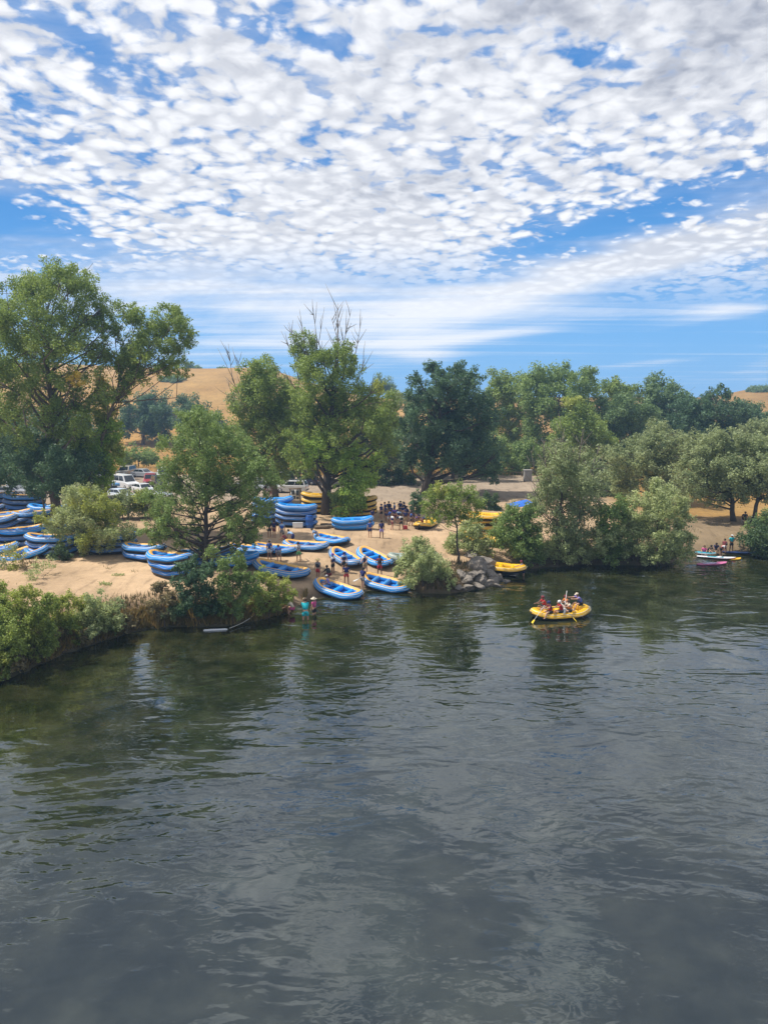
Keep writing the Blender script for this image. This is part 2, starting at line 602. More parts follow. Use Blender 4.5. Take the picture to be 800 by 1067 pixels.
def blob(px, py, sx, sy, ang=0.0):
    """soft elliptical weather patch in a fixed sky direction (ang: degrees, rising to the right)"""
    u0, v0 = uv_of(px, py)
    a = math.radians(ang); c, s_ = math.cos(a), math.sin(a)
    du = X.sub(U, u0); dv = X.sub(V, v0)
    p = X.mul(X.add(X.mul(du, c), X.mul(dv, s_)), FPX / sx)
    q = X.mul(X.sub(X.mul(dv, c), X.mul(du, s_)), FPX / sy)
    return X.m('EXPONENT', X.mul(X.add(X.mul(p, p), X.mul(q, q)), -1.0))


def total(pairs):
    t = None
    for k, b in pairs:
        t = X.mul(b, k) if t is None else X.mad(b, k, t)
    return t


# puffy mid-level cloud field
warp = nd(nt, 'ShaderNodeTexNoise'); warp.inputs['Scale'].default_value = 7; warp.inputs['Detail'].default_value = 3
nt.links.new(P, warp.inputs['Vector'])
vm = nd(nt, 'ShaderNodeVectorMath', operation='MULTIPLY_ADD')
nt.links.new(warp.outputs['Color'], vm.inputs[0]); vm.inputs[1].default_value = (.08, .08, 0); nt.links.new(P, vm.inputs[2])
PW = vm.outputs[0]
n_big = X.noise(PW, 3.0, 3, .5)
n_mid = X.noise(PW, 12, 8, .64)
cell = X.vor(PW, 19, .35)
cell2 = X.vor(PW, 41.0, .35)
puff = X.add(X.mul(n_mid, .92), X.add(X.mul(X.sub(.50, cell), .36), X.mul(X.sub(.44, cell2), .22)))
cov = total([(-.62, blob(5, 236, 95, 32, -8)), (-.24, blob(95, 50, 60, 22, -35)), (-.28, blob(310, 35, 48, 24)), (-.12, blob(150, 200, 80, 16, -10)),
             (-.5, blob(635, 238, 120, 18, 17)), (-.24, blob(790, 195, 60, 22, 10)), (-.16, blob(170, 85, 30, 18)),
             (-.14, blob(40, 140, 60, 30)), (-.10, blob(215, 145, 40, 22)), (-.13, blob(330, 165, 40, 16)),
             (-.1, blob(500, 140, 70, 22)), (-.16, blob(610, 55, 24, 14)),
             (.08, blob(200, 110, 260, 110)), (.10, blob(420, 120, 160, 60)), (.12, blob(560, 5, 90, 30)), (.14, blob(780, 20, 90, 70)), (.05, blob(700, 110, 140, 60)),
             (.16, blob(330, 245, 200, 50, -4))])
high = X.smooth(dz, .45, .56, 0.0, .24)
thr = X.add(X.add(X.add(puff, high), cov), X.add(X.mul(X.sub(n_big, .5), .40), X.mul(X.sub(X.noise(PW, 6.0, 3, .5), .5), .30)))
low = X.smooth(V, uv_of(400, 345)[1], uv_of(400, 240)[1])          # the puffs end above the tree line
puffs = X.mul(X.smooth(thr, .17, .50), low)
# smooth veil and streaks lower down
rot = nd(nt, 'ShaderNodeMapping'); rot.inputs['Rotation'].default_value = (0, 0, math.radians(72)); rot.inputs['Scale'].default_value = (.28, 1.9, 1)
nt.links.new(PF, rot.inputs['Vector'])
n_str = X.noise(rot.outputs[0], .55, 7, .62, .6)
UV = X.vec(U, X.mul(X.sub(V, X.mul(U, .13)), 5.0), 0)
n_hor = X.noise(UV, 2.6, 6, .6, .4)
streak = X.add(X.mul(n_str, .5), X.mul(n_hor, .5))
veil = total([(.50, blob(640, 278, 230, 24, 15)), (.28, blob(760, 262, 120, 20, 8)), (.36, blob(240, 298, 200, 38, -2)), (.22, blob(430, 318, 170, 20, 8)),
              (.14, blob(240, 360, 150, 18, 3)), (.34, blob(480, 352, 110, 6, 5)), (.36, blob(440, 369, 40, 8, 0)),
              (.24, blob(680, 322, 120, 7, 3)), (.33, blob(665, 379, 52, 3.4, 4)), (.3, blob(770, 323, 60, 6, 5)), (.2, blob(60, 350, 90, 22))])
cirrus = X.smooth(X.add(X.mul(X.sub(streak, .5), 1.6), veil), -.03, .56)
# wisps between the puffs
wisp = X.mul(X.smooth(X.noise(P, 4, 6, .65, .4), .3, .75), X.m('MAXIMUM', X.mul(X.mul(low, .5), X.mad(cov, 3.0, 1.0)), 0.0))
over = X.m('MAXIMUM', X.m('MAXIMUM', puffs, X.mul(cirrus, .94)), wisp)
# thick parts turn grey
shade_n = X.noise(PW, 2.6, 4, .5)
dark = total([(.7, blob(565, 5, 75, 32)), (.6, blob(775, 20, 90, 50)), (.55, blob(690, 85, 40, 22)), (.38, blob(420, 55, 110, 30)), (.45, blob(390, 195, 60, 18)),
              (.25, blob(560, 190, 120, 30)), (.25, blob(240, 60, 90, 40))])
thick = X.smooth(X.add(X.add(X.mul(thr, .8), X.mul(shade_n, .5)), X.mul(dark, .62)), .70, 1.36)
body = X.smooth(X.sub(X.add(X.mul(X.noise(PW, 19, 5, .6), .7), X.mul(cell, .75)), X.mul(X.sub(thr, .4), .25)), .38, .95)
thick = X.m('MINIMUM', X.add(X.mul(X.smooth(dz, .45, .6), X.smooth(X.noise(P, 3.0, 5, .58), .41, .57, -.1, 1.3)), X.add(X.mul(thick, .72), X.mul(X.mul(body, .55), low))), 1.0)
cl_col = X.mix(thick, (8.9, 9.0, 9.3), (3.5, 3.8, 4.6))
# clear sky, deepened
hsv = nd(nt, 'ShaderNodeHueSaturation'); hsv.inputs['Saturation'].default_value = 1.22; hsv.inputs['Value'].default_value = 1.15
nt.links.new(sky.outputs[0], hsv.inputs['Color'])
blue = X.mix(X.smooth(V, .02, .35), (1.5, 4.3, 8.5), (.45, 2.3, 6.0))
clear = X.mix(.85, hsv.outputs[0], blue)
final = X.mix(over, clear, cl_col)
nt.links.new(final, bg.inputs['Color'])

# ------------------------------------------------------------------ ground sheet
def axis(lo, hi, f0, f1, step, grow=1.13):
    a = list(np.arange(f0, f1 + 1e-6, step))
    s = step; x = f1
    while x < hi:
        s *= grow; x += s; a.append(x)
    s = step; x = f0
    while x > lo:
        s *= grow; x -= s; a.insert(0, x)
    return np.array(a)

gx = axis(-420, 430, -46, 62, .42)
gy = axis(-70, 640, 30, 112, .42)
GX, GY = np.meshgrid(gx, gy)
GZ = height(GX, GY)
nx, ny = len(gx), len(gy)
gv = np.column_stack([GX.ravel(), GY.ravel(), GZ])
ii = np.arange(nx * ny).reshape(ny, nx)
gf = np.stack([ii[:-1, :-1], ii[:-1, 1:], ii[1:, 1:], ii[1:, :-1]], -1).reshape(-1, 4)
gm = bpy.data.meshes.new('ground')
gm.vertices.add(len(gv)); gm.loops.add(4 * len(gf)); gm.polygons.add(len(gf))
gm.vertices.foreach_set('co', gv.reshape(-1)); gm.loops.foreach_set('vertex_index', gf.reshape(-1).astype(np.int32))
gm.polygons.foreach_set('loop_start', np.arange(0, 4 * len(gf), 4, dtype=np.int32)); gm.polygons.foreach_set('loop_total', np.full(len(gf), 4, np.int32))
gm.polygons.foreach_set('use_smooth', np.ones(len(gf), bool))
D, WD, _ = shore_dist(gv[:, 0], gv[:, 1])
x_, y_ = gv[:, 0], gv[:, 1]
nA = vnoise(x_, y_, 4.0, 21); nB = vnoise(x_, y_, 1.2, 22); nC = vnoise(x_, y_, 11, 23)
sand = np.array([.385, .268, .165]); dirt = np.array([.17, .115, .07]); wet = np.array([.085, .065, .042])
gravel = np.array([.27, .21, .155]); gold = np.array([.29, .158, .045]); gold2 = np.array([.33, .205, .075]); bedc = np.array([.05, .05, .028]); duff_and_shade = np.array([.20, .15, .09])
def lerp(a, b, t): return a * (1 - t[:, None]) + b * t[:, None]
c = np.tile(sand, (len(gv), 1)) * (.86 + .3 * nA)[:, None]
c = lerp(c, np.tile(duff_and_shade, (len(gv), 1)), .45 * sstep(.55, .85, nC))
steep = 1 - sstep(2.4, 5, WD)
c = lerp(c, np.tile(dirt, (len(gv), 1)), steep * (1 - sstep(1.2, 4.2, D + 1.4 * (nB - .5))))
c = lerp(c, np.tile(sand * .6, (len(gv), 1)), (1 - steep) * (1 - sstep(.5, 2.6, D + 2.0 * (nB - .5))))
trk = np.abs(np.sin(x_ * .21 + .9 * np.sin(y_ * .12) + 2.2 * nC)) ** 10
c = lerp(c, c * .72, trk * .6 * (y_ < 96))
c = lerp(c, np.tile(wet, (len(gv), 1)), 1 - sstep(.1, .9, D + .5 * (nB - .5)))
c = lerp(c, np.tile(gravel, (len(gv), 1)), sstep(92, 98, y_ + 4 * (nA - .5)) * (1 - sstep(125, 131, y_)))
g = lerp(np.tile(gold, (len(gv), 1)), np.tile(gold2, (len(gv), 1)), nC) * (.85 + .3 * nA)[:, None]
c = lerp(c, g, sstep(126, 133, y_ + 5 * (nA - .5)))
c = lerp(c, np.tile(duff_and_shade * .8, (len(gv), 1)), sstep(24, 30, x_) * (1 - sstep(9, 14, D)) * .8)  # shade of overhanging trees painted onto the right slope with darkened duff colour
c = lerp(c, g * .8, sstep(28, 34, x_) * sstep(9, 14, D))
c = lerp(c, np.tile(gravel * .8, (len(gv), 1)), (np.abs(y_ - 145) < 3).astype(float) * (x_ > 5))
zr = GZ
c = lerp(c, g * .55, (np.exp(-((zr - 22.5) / .5) ** 2) + .6 * np.exp(-((zr - 15.2 - 2 * nC) / .5) ** 2)) * (y_ > 180) * .8)
c[D < 0] = bedc
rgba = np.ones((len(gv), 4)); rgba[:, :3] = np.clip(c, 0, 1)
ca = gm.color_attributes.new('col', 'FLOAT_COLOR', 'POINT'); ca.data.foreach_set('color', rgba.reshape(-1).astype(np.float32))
m, nt, b = new_mat('earth_and_dry_grass'); X = NX(nt)
a_ = nd(nt, 'ShaderNodeAttribute', attribute_name='col'); tc = nd(nt, 'ShaderNodeTexCoord')
n1 = X.noise(tc.outputs['Object'], .8, 8, .65); n2 = X.noise(tc.outputs['Object'], 9, 4, .6); n3 = X.noise(tc.outputs['Object'], .11, 5, .6)
mpd = nd(nt, 'ShaderNodeMapping'); mpd.inputs['Rotation'].default_value = (0, 0, .35); mpd.inputs['Scale'].default_value = (1.6, .22, 1); nt.links.new(tc.outputs['Object'], mpd.inputs['Vector'])
drag = X.smooth(X.noise(mpd.outputs[0], 1.1, 5, .65), .5, .72, 0.0, -.34)
foot = X.smooth(X.vor(tc.outputs['Object'], 2.4, .15), .0, .30, -.22, 0.0)
k = X.add(X.add(drag, foot), X.add(X.add(X.mul(n1, .85), X.mul(n2, .55)), X.add(X.mul(n3, .8), .04)))
mul = nd(nt, 'ShaderNodeVectorMath', operation='SCALE'); nt.links.new(a_.outputs['Color'], mul.inputs[0]); nt.links.new(k, mul.inputs['Scale'])
nt.links.new(mul.outputs[0], b.inputs['Base Color']); b.inputs['Roughness'].default_value = .95; b.inputs['Specular IOR Level'].default_value = .15
bp = nd(nt, 'ShaderNodeBump'); bp.inputs['Strength'].default_value = .5; bp.inputs['Distance'].default_value = .12
nt.links.new(X.add(n1, X.mul(n2, .4)), bp.inputs['Height']); nt.links.new(bp.outputs[0], b.inputs['Normal'])
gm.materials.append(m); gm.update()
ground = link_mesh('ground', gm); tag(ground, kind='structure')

# ------------------------------------------------------------------ river
rx = axis(-36, 410, -36, 60, .75, 1.25); ry = axis(-65, 74, -5, 74, .75, 1.25)
RX, RY = np.meshgrid(rx, ry)
rd, _, _ = shore_dist(RX, RY)
rv = np.column_stack([RX.ravel(), RY.ravel(), np.zeros(RX.size)])
nx, ny = len(rx), len(ry)
ii = np.arange(nx * ny).reshape(ny, nx)
rf = np.stack([ii[:-1, :-1], ii[:-1, 1:], ii[1:, 1:], ii[1:, :-1]], -1).reshape(-1, 4)
keep = rd[rf].min(1) < 2.0
rf = rf[keep]
me = bpy.data.meshes.new('river_water')
me.from_pydata(rv.tolist(), [], rf.tolist())
dep = np.clip(-rd / 20.0, 0, 1)
rgba = np.ones((len(rv), 4)); rgba[:, 0] = dep; rgba[:, 1] = dep; rgba[:, 2] = dep
ca = me.color_attributes.new('depth', 'FLOAT_COLOR', 'POINT'); ca.data.foreach_set('color', rgba.reshape(-1).astype(np.float32))
bmq = bmesh.new(); bmq.from_mesh(me)
bmesh.ops.delete(bmq, geom=[v for v in bmq.verts if not v.link_faces], context='VERTS'); bmq.to_mesh(me); bmq.free()
m, nt, b = new_mat('river_water'); X = NX(nt)
tc = nd(nt, 'ShaderNodeTexCoord'); O = tc.outputs['Object']
da = nd(nt, 'ShaderNodeAttribute', attribute_name='depth')
bedn = X.noise(O, .55, 6, .62); bedf = X.noise(O, 2.1, 4, .6); bedl = X.noise(O, .09, 3, .5)
shal = X.mix(X.smooth(bedn, .35, .7), (.010, .013, .004), (.036, .037, .014))
deep = X.mix(X.smooth(X.add(X.mul(bedn, .6), X.mul(bedl, .5)), .4, .75), (.003, .006, .004), (.030, .034, .024))
bc = X.mix(X.smooth(da.outputs['Fac'], .05, .9), shal, deep)
nt.links.new(bc, b.inputs['Base Color'])
b.inputs['Roughness'].default_value = .03; b.inputs['IOR'].default_value = 2.2; b.inputs['Specular Tint'].default_value = (.86, .95, 1.0, 1); b.inputs['Specular IOR Level'].default_value = .5


def mapped(rot_deg, sx, sy):
    mp = nd(nt, 'ShaderNodeMapping'); mp.inputs['Rotation'].default_value = (0, 0, math.radians(rot_deg)); mp.inputs['Scale'].default_value = (sx, sy, 1)
    nt.links.new(O, mp.inputs['Vector']); return mp.outputs[0]


w1 = X.noise(mapped(-14, .5, 1.0), .42, 2, .45, 1.1)       # slow swells
w2 = X.noise(mapped(10, .5, 1.0), 1.7, 2, .38, .8)      # ripples
w3 = X.noise(mapped(-6, .6, 1.0), 5.0, 1.5, .4, .4)       # fine chop
patch = X.smooth(X.noise(mapped(-20, .5, 1.0), .10, 4, .55, 1.5), .40, .64)
patch2 = X.smooth(X.noise(mapped(30, 1, 1), .23, 3, .55, .5), .38, .70)
h = X.add(X.mul(w1, .075), X.add(X.mul(X.mul(w2, .040), X.mad(patch, 1.6, .02)), X.mul(X.mul(w3, .0075), X.mad(patch2, 1.2, .15))))
bp = nd(nt, 'ShaderNodeBump'); bp.inputs['Strength'].default_value = 1.0; bp.inputs['Distance'].default_value = 1.0
nt.links.new(h, bp.inputs['Height']); nt.links.new(bp.outputs[0], b.inputs['Normal'])
me.materials.append(m)
river = link_mesh('river_water', me); tag(river, kind='structure')

# ------------------------------------------------------------------ thin summer haze in the air
hm = bpy.data.materials.new('summer_haze'); hm.use_nodes = True
nt = hm.node_tree; nt.nodes.remove(nt.nodes['Principled BSDF'])
pv = nd(nt, 'ShaderNodeVolumePrincipled'); pv.inputs['Density'].default_value = HAZE; pv.inputs['Color'].default_value = (.40, .66, 1.0, 1); pv.inputs['Anisotropy'].default_value = .25
nt.links.new(pv.outputs[0], nt.nodes['Material Output'].inputs['Volume'])
mb = MB(); mb.box((5, 285, 23), (872, 730, 52)); o = mb.build('haze', hm, smooth=False); tag(o, kind='stuff')

# ------------------------------------------------------------------ trees
FAR = 'trees along the far side of the beach'
def T(*a, **k): return plant(*a, **k)

# ridge and hillside growth
T('hillside_shrub', 'dark round shrub alone on the golden hillside', 'shrub', [(172, 404, 6), (180, 402, 8), (187, 408, 6)], Y=285, pal='far', seed=1, trunk_r=.3, leaf=2.0, cov=5)
for i, (px, py, r, Y, lab) in enumerate([(200, 383, 6, 375, 'small dark tree on the crest of the golden hill'),
                                         (232, 386, 4, 380, 'tiny dark bush on the ridge line beside the tall dead twigs'),
                                         (130, 379, 5, 375, 'small tree on the hill crest behind the left cottonwood'),
                                         (398, 402, 9, 300, 'rounded tree top on the skyline beside the cottonwood with dead tips'),
                                         (792, 412, 9, 330, 'small tree on the dry ridge at the far right edge')]):
    T('ridge_tree', lab, 'tree', [(px, py, r), (px + r, py + r * .4, r * .7), (px - r, py + r * .5, r * .6)], Y=Y, pal='far', seed=20 + i, trunk_r=.25, leaf=1.9, cov=5)

# behind the parking area
T('oak_tree', 'dark broad oak at the foot of the golden hill behind the parked cars', 'tree',
  [(133, 432, 13), (146, 424, 13), (160, 424, 15), (174, 434, 12), (150, 442, 14), (165, 446, 12), (128, 446, 9)], Y=185, pal='oak', seed=31, trunk_r=.5)
T('oak_tree', 'dark oak behind the top of the bank tree below the bare hill', 'tree',
  [(192, 424, 11), (206, 430, 13), (220, 440, 12), (196, 445, 14), (212, 455, 14), (232, 452, 10)], Y=175, pal='oak', seed=32, trunk_r=.45)
T('roadside_shrub', 'olive shrub in dry grass at the back of the parking area', 'shrub', [(128, 477, 9), (140, 474, 10), (152, 476, 9), (160, 480, 6)], Y=140, pal='mid', seed=33, trunk_r=.2)
T('roadside_tree', 'yellow green leafy tree standing beside the left cottonwood trunk', 'tree',
  [(108, 435, 12, 'yellow'), (112, 452, 13, 'bright'), (104, 470, 14, 'bright'), (116, 482, 11, 'bright'), (100, 490, 12), (120, 466, 9, 'yellow'), (96, 508, 10), (110, 500, 9)], Y=72, pal='bright', seed=34, trunk_r=.25)

# the tall cottonwoods on the left
T('cottonwood_tree', 'tallest cottonwood at the left edge with a thick grey trunk and a yellowing bough', 'tree',
  [(18, 302, 26), (42, 288, 20), (66, 286, 19), (84, 298, 20), (104, 318, 15), (30, 330, 26), (62, 318, 26), (88, 330, 24), (112, 340, 12),
   (20, 362, 28), (52, 356, 28), (82, 360, 26), (104, 372, 16), (8, 395, 22), (42, 390, 24), (72, 396, 22), (95, 395, 10, 'gold'), (100, 403, 9, 'yellow'),
   (88, 420, 20), (22, 425, 22), (62, 432, 22), (100, 440, 16), (84, 455, 20), (40, 452, 20), (-12, 330, 24), (-14, 380, 24), (-10, 430, 24)],
  base=(57, 562), Y=70, pal='cotton', seed=41, trunk_r=.55, leaf=2.4, clump=(.2, .36), cov=3.0, fac=1.04, nclump=17)
T('cottonwood_tree', 'cottonwood leaning right beside the tallest left one with open sky between its boughs', 'tree',
  [(138, 326, 14), (150, 336, 14), (176, 326, 15), (188, 338, 13), (193, 352, 12), (168, 344, 16), (142, 356, 18), (128, 372, 16), (158, 366, 18), (180, 362, 14),
   (146, 385, 16), (170, 384, 13), (186, 378, 10), (130, 395, 14), (120, 412, 12), (192, 388, 7), (118, 352, 8)],
  base=(78, 560), Y=71, pal='cotton', seed=42, trunk_r=.3, leaf=2.4, clump=(.22, .38), cov=3.2, fac=1.04, nclump=16)
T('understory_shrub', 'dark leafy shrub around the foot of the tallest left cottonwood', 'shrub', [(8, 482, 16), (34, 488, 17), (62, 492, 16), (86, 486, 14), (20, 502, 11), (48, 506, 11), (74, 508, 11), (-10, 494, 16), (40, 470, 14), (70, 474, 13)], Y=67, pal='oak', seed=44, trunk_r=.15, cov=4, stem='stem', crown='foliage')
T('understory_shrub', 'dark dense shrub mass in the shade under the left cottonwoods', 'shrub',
  [(5, 462, 22), (30, 472, 20), (58, 476, 20), (84, 478, 17), (14, 492, 18), (46, 494, 18), (72, 498, 14), (-14, 480, 20)], Y=82, pal='understory', seed=43, trunk_r=.2, cov=4.5, stem='stem', crown='foliage')

# centre: cottonwood with dead tips and its neighbours
T('cottonwood_tree', 'tall central cottonwood with bare dead branches sticking out of its top', 'tree',
  [(316, 362, 17), (322, 380, 18), (333, 368, 12), (356, 366, 15), (362, 382, 15), (346, 372, 12), (330, 400, 22), (350, 402, 20), (318, 420, 20), (345, 428, 24),
   (372, 420, 22), (395, 424, 20), (405, 440, 15), (384, 444, 22), (330, 446, 22), (356, 456, 22), (398, 460, 16), (310, 462, 18),
   (332, 474, 19, 'bright'), (352, 482, 20, 'bright'), (372, 490, 19, 'bright'), (388, 482, 15, 'bright'), (330, 462, 13, 'bright'), (394, 404, 8, 'yellow'), (318, 488, 12), (362, 470, 15, 'bright')],
  base=(340, 536), pal='cotton', seed=51, trunk_r=.62, leaf=2.4, bark=BARKD, clump=(.2, .36), cov=3.1, fac=1.08,
  top_twigs=[(318, 390, 301, 336, 7), (322, 380, 312, 322, 8), (330, 385, 326, 322, 8), (340, 390, 338, 320, 7), (352, 385, 352, 316, 8), (358, 385, 366, 322, 9), (364, 395, 377, 330, 7),
             (350, 380, 345, 330, 6), (312, 400, 293, 345, 6), (368, 410, 381, 372, 5), (308, 405, 296, 385, 4)])
T('cottonwood_tree', 'spreading green tree left of the central cottonwood with one bare leader', 'tree',
  [(276, 384, 14), (268, 398, 16), (284, 402, 17), (262, 418, 18), (286, 424, 20), (302, 412, 14), (256, 440, 16), (276, 446, 20), (298, 446, 18), (252, 462, 14, 'grey'),
   (272, 470, 18), (296, 472, 18), (312, 440, 14), (250, 420, 10, 'grey'), (286, 490, 14), (262, 488, 12)],
  base=(288, 522), pal='cotton', seed=52, trunk_r=.42, clump=(.22, .4), cov=3.4, top_twigs=[(258, 430, 238, 358, 10), (256, 420, 247, 372, 6), (250, 440, 236, 395, 5)])
T('understory_shrub', 'bright leafy shrub hiding the foot of the central cottonwood beside the yellow rafts', 'shrub',
  [(352, 520, 9, 'mid'), (362, 512, 12), (374, 508, 12), (368, 524, 11), (357, 530, 9), (384, 502, 9), (378, 522, 6)], base=(360, 540), pal='bright', seed=53, trunk_r=.12, stem='stem', crown='foliage')
T('background_tree', 'brownish green tree filling the gap between the central cottonwood and the dark oak', 'tree',
  [(412, 418, 9), (404, 432, 13), (416, 446, 12), (408, 466, 13, 'dry'), (402, 482, 12), (418, 484, 10), (428, 424, 8)], Y=128, pal='grey', seed=54, trunk_r=.3)
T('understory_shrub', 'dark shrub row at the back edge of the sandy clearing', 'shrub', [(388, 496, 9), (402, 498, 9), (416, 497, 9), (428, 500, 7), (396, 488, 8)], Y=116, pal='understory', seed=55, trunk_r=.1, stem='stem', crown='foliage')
T('oak_tree', 'large dark oak with a leaning trunk behind the crowd in navy vests', 'tree',
  [(451, 383, 8), (458, 390, 8), (476, 388, 12), (490, 396, 11), (433, 396, 7), (462, 404, 14), (482, 408, 15), (446, 412, 13), (428, 414, 9), (500, 416, 12),
   (466, 424, 18), (488, 430, 18), (440, 432, 16), (508, 436, 12), (424, 440, 10), (454, 450, 18), (478, 454, 18), (500, 458, 15), (430, 460, 14), (446, 474, 16),
   (470, 478, 18), (492, 480, 15), (512, 474, 11), (426, 480, 10), (510, 490, 9)],
  base=(442, 517), pal='oak', seed=56, trunk_r=.62, bark=BARKD, leaf=2.5, clump=(.24, .4), cov=3.8)

# the wood on the right
T('background_tree', 'bright round topped tree just right of the dark oak', 'tree',
  [(520, 398, 12), (534, 404, 12), (512, 410, 11), (526, 420, 15), (540, 428, 13), (518, 440, 14), (536, 448, 14), (526, 464, 13), (540, 474, 11)], Y=150, pal='cotton', group=FAR, seed=61, trunk_r=.35)
T('background_tree', 'twin topped tree with the highest crown right of the oak', 'tree',
  [(556, 394, 13), (584, 391, 13), (600, 395, 14), (570, 402, 14), (548, 410, 13), (616, 408, 12), (590, 414, 17), (562, 424, 17), (610, 428, 16), (584, 440, 17), (556, 450, 15), (606, 450, 15), (570, 462, 14)],
  Y=142, pal='mid', group=FAR, seed=62, trunk_r=.45)
T('background_tree', 'yellow tinged light tree in front of the twin topped tree', 'tree',
  [(598, 420, 9, 'yellow'), (606, 432, 11), (616, 446, 12), (596, 446, 12), (610, 460, 12), (626, 462, 11)], Y=118, pal='cotton', group=FAR, seed=63, trunk_r=.25)
T('background_tree', 'mid green tree with a dip in the skyline on each side of it', 'tree',
  [(634, 406, 8), (644, 404, 10), (656, 410, 11), (640, 422, 14), (660, 428, 15), (632, 438, 13), (648, 446, 15), (668, 448, 13)], Y=150, pal='cotton', group=FAR, seed=64, trunk_r=.35)
T('background_tree', 'bluish green rounded tree behind the grey willows', 'tree',
  [(684, 400, 10), (697, 408, 12), (676, 412, 11), (708, 418, 10), (690, 424, 15), (676, 436, 14), (704, 438, 14), (690, 450, 14)], Y=150, pal='far', group=FAR, seed=65, trunk_r=.35)
T('oak_tree', 'dark wide oak with a small separate tuft on its top', 'tree',
  [(749, 408, 8), (741, 415, 5), (722, 424, 12), (738, 426, 13), (756, 426, 14), (773, 426, 11), (716, 440, 12), (734, 446, 16), (756, 446, 16), (776, 444, 14), (728, 464, 14), (748, 466, 14), (790, 440, 10), (796, 456, 12)],
  Y=135, pal='oak', group=FAR, seed=66, trunk_r=.5)
T('background_tree', 'dull green tree at the far right edge under the dry ridge', 'tree', [(790, 452, 12), (806, 446, 14), (800, 468, 14), (815, 465, 14), (782, 466, 10)], Y=110, pal='grey', group=FAR, seed=67, trunk_r=.3)

# the denser wood behind
for i, (lab, pal, Y, lb) in enumerate([
    ('dull green thicket under the bright round topped tree', 'mid', 132, [(512, 462, 13), (528, 474, 13), (546, 470, 14), (560, 480, 13), (540, 486, 11), (516, 484, 10), (576, 474, 13)]),
    ('broad green tree filling the wood below the highest crown', 'cotton', 128, [(590, 452, 15), (612, 446, 15), (628, 458, 15), (604, 468, 15), (584, 474, 14), (624, 478, 15), (606, 486, 13), (640, 486, 13)]),
    ('shaded green tree below the dip in the skyline', 'far', 138, [(640, 424, 15), (664, 430, 15), (630, 446, 14), (654, 450, 16), (678, 452, 15), (640, 466, 14), (664, 470, 15), (688, 472, 13)]),
    ('dark green tree between the bluish tree and the oak with a tuft', 'oak', 145, [(706, 424, 13), (718, 436, 14), (700, 446, 15), (722, 458, 15), (704, 466, 14), (738, 470, 14), (716, 480, 13)]),
    ('dark tree mass at the right end of the wood', 'oak', 140, [(770, 440, 13), (788, 434, 12), (800, 444, 12), (780, 456, 14), (760, 466, 13), (798, 462, 13), (775, 478, 13), (815, 452, 14)]),
    ('grey green thicket behind the sandy slope on the right', 'grey', 105, [(700, 506, 12), (718, 512, 12), (736, 516, 12), (688, 516, 12), (756, 512, 12), (776, 512, 11), (730, 502, 12), (796, 510, 12), (812, 512, 12)]),
    ('olive thicket behind the half bare willow', 'grey', 100, [(598, 500, 13), (616, 492, 14), (634, 498, 14), (612, 512, 13), (632, 516, 13), (650, 518, 12), (580, 506, 11), (646, 506, 12)])]):
    T('background_tree', lab, 'tree', lb, Y=Y, pal=pal, group=FAR, seed=400 + i, trunk_r=.3, cov=4)
T('background_tree', 'dark green tree behind the gap left of the central cottonwood', 'tree', [(300, 428, 13), (310, 444, 14), (298, 462, 14), (312, 478, 13), (322, 460, 13), (306, 492, 11), (326, 488, 11), (318, 428, 11)], Y=118, pal='far', seed=420, trunk_r=.3)
T('background_tree', 'dark green tree behind the right boughs of the central cottonwood', 'tree', [(372, 432, 13), (388, 446, 14), (376, 462, 14), (394, 474, 13), (380, 486, 12), (362, 480, 11), (410, 452, 12), (412, 470, 12)], Y=116, pal='far', seed=421, trunk_r=.3)
T('background_tree', 'shaded tree mass behind the trunk of the tallest left cottonwood', 'tree', [(20, 440, 18), (48, 446, 18), (74, 440, 17), (98, 452, 14), (6, 464, 17), (34, 470, 17), (62, 470, 16), (88, 474, 14), (-14, 450, 17)], Y=120, pal='oak', seed=422, trunk_r=.4)
T('background_tree', 'dark oak filling the gap behind the large leaning oak', 'tree', [(432, 452, 12), (452, 444, 14), (478, 446, 14), (498, 450, 13), (446, 466, 13), (470, 470, 14), (492, 474, 13), (512, 462, 11), (430, 474, 10), (480, 488, 9), (500, 490, 8)], Y=122, pal='far', seed=423, trunk_r=.3)
T('willow_tree', 'grey green willow rising behind the round river bush', 'tree',
  [(686, 452, 12), (698, 462, 14), (676, 468, 15), (660, 478, 15), (690, 482, 17), (712, 478, 13), (668, 496, 15), (694, 502, 15), (648, 490, 12), (640, 474, 11), (650, 505, 12)],
  Y=92, pal='grey', group=FAR, seed=68, trunk_r=.3)
T('riverside_oak', 'grey leaved tree with dark leaning trunks above the sandy slope', 'tree',
  [(738, 466, 13), (752, 458, 13), (726, 480, 14), (746, 482, 17), (766, 474, 15), (782, 466, 13), (732, 498, 14), (756, 500, 16), (776, 494, 15), (722, 514, 10), (746, 516, 12), (768, 514, 12), (714, 498, 9)],
  base=(764, 543), pal='grey', group=FAR, seed=69, trunk_r=.3, bark=BARKD)
T('riverside_oak', 'grey leaved tree cut by the right edge of the view', 'tree',
  [(796, 478, 14), (812, 470, 15), (790, 496, 13), (808, 494, 15), (800, 514, 12), (785, 508, 9), (820, 508, 12)], base=(783, 545), pal='grey', group=FAR, seed=70, trunk_r=.26, bark=BARKD)
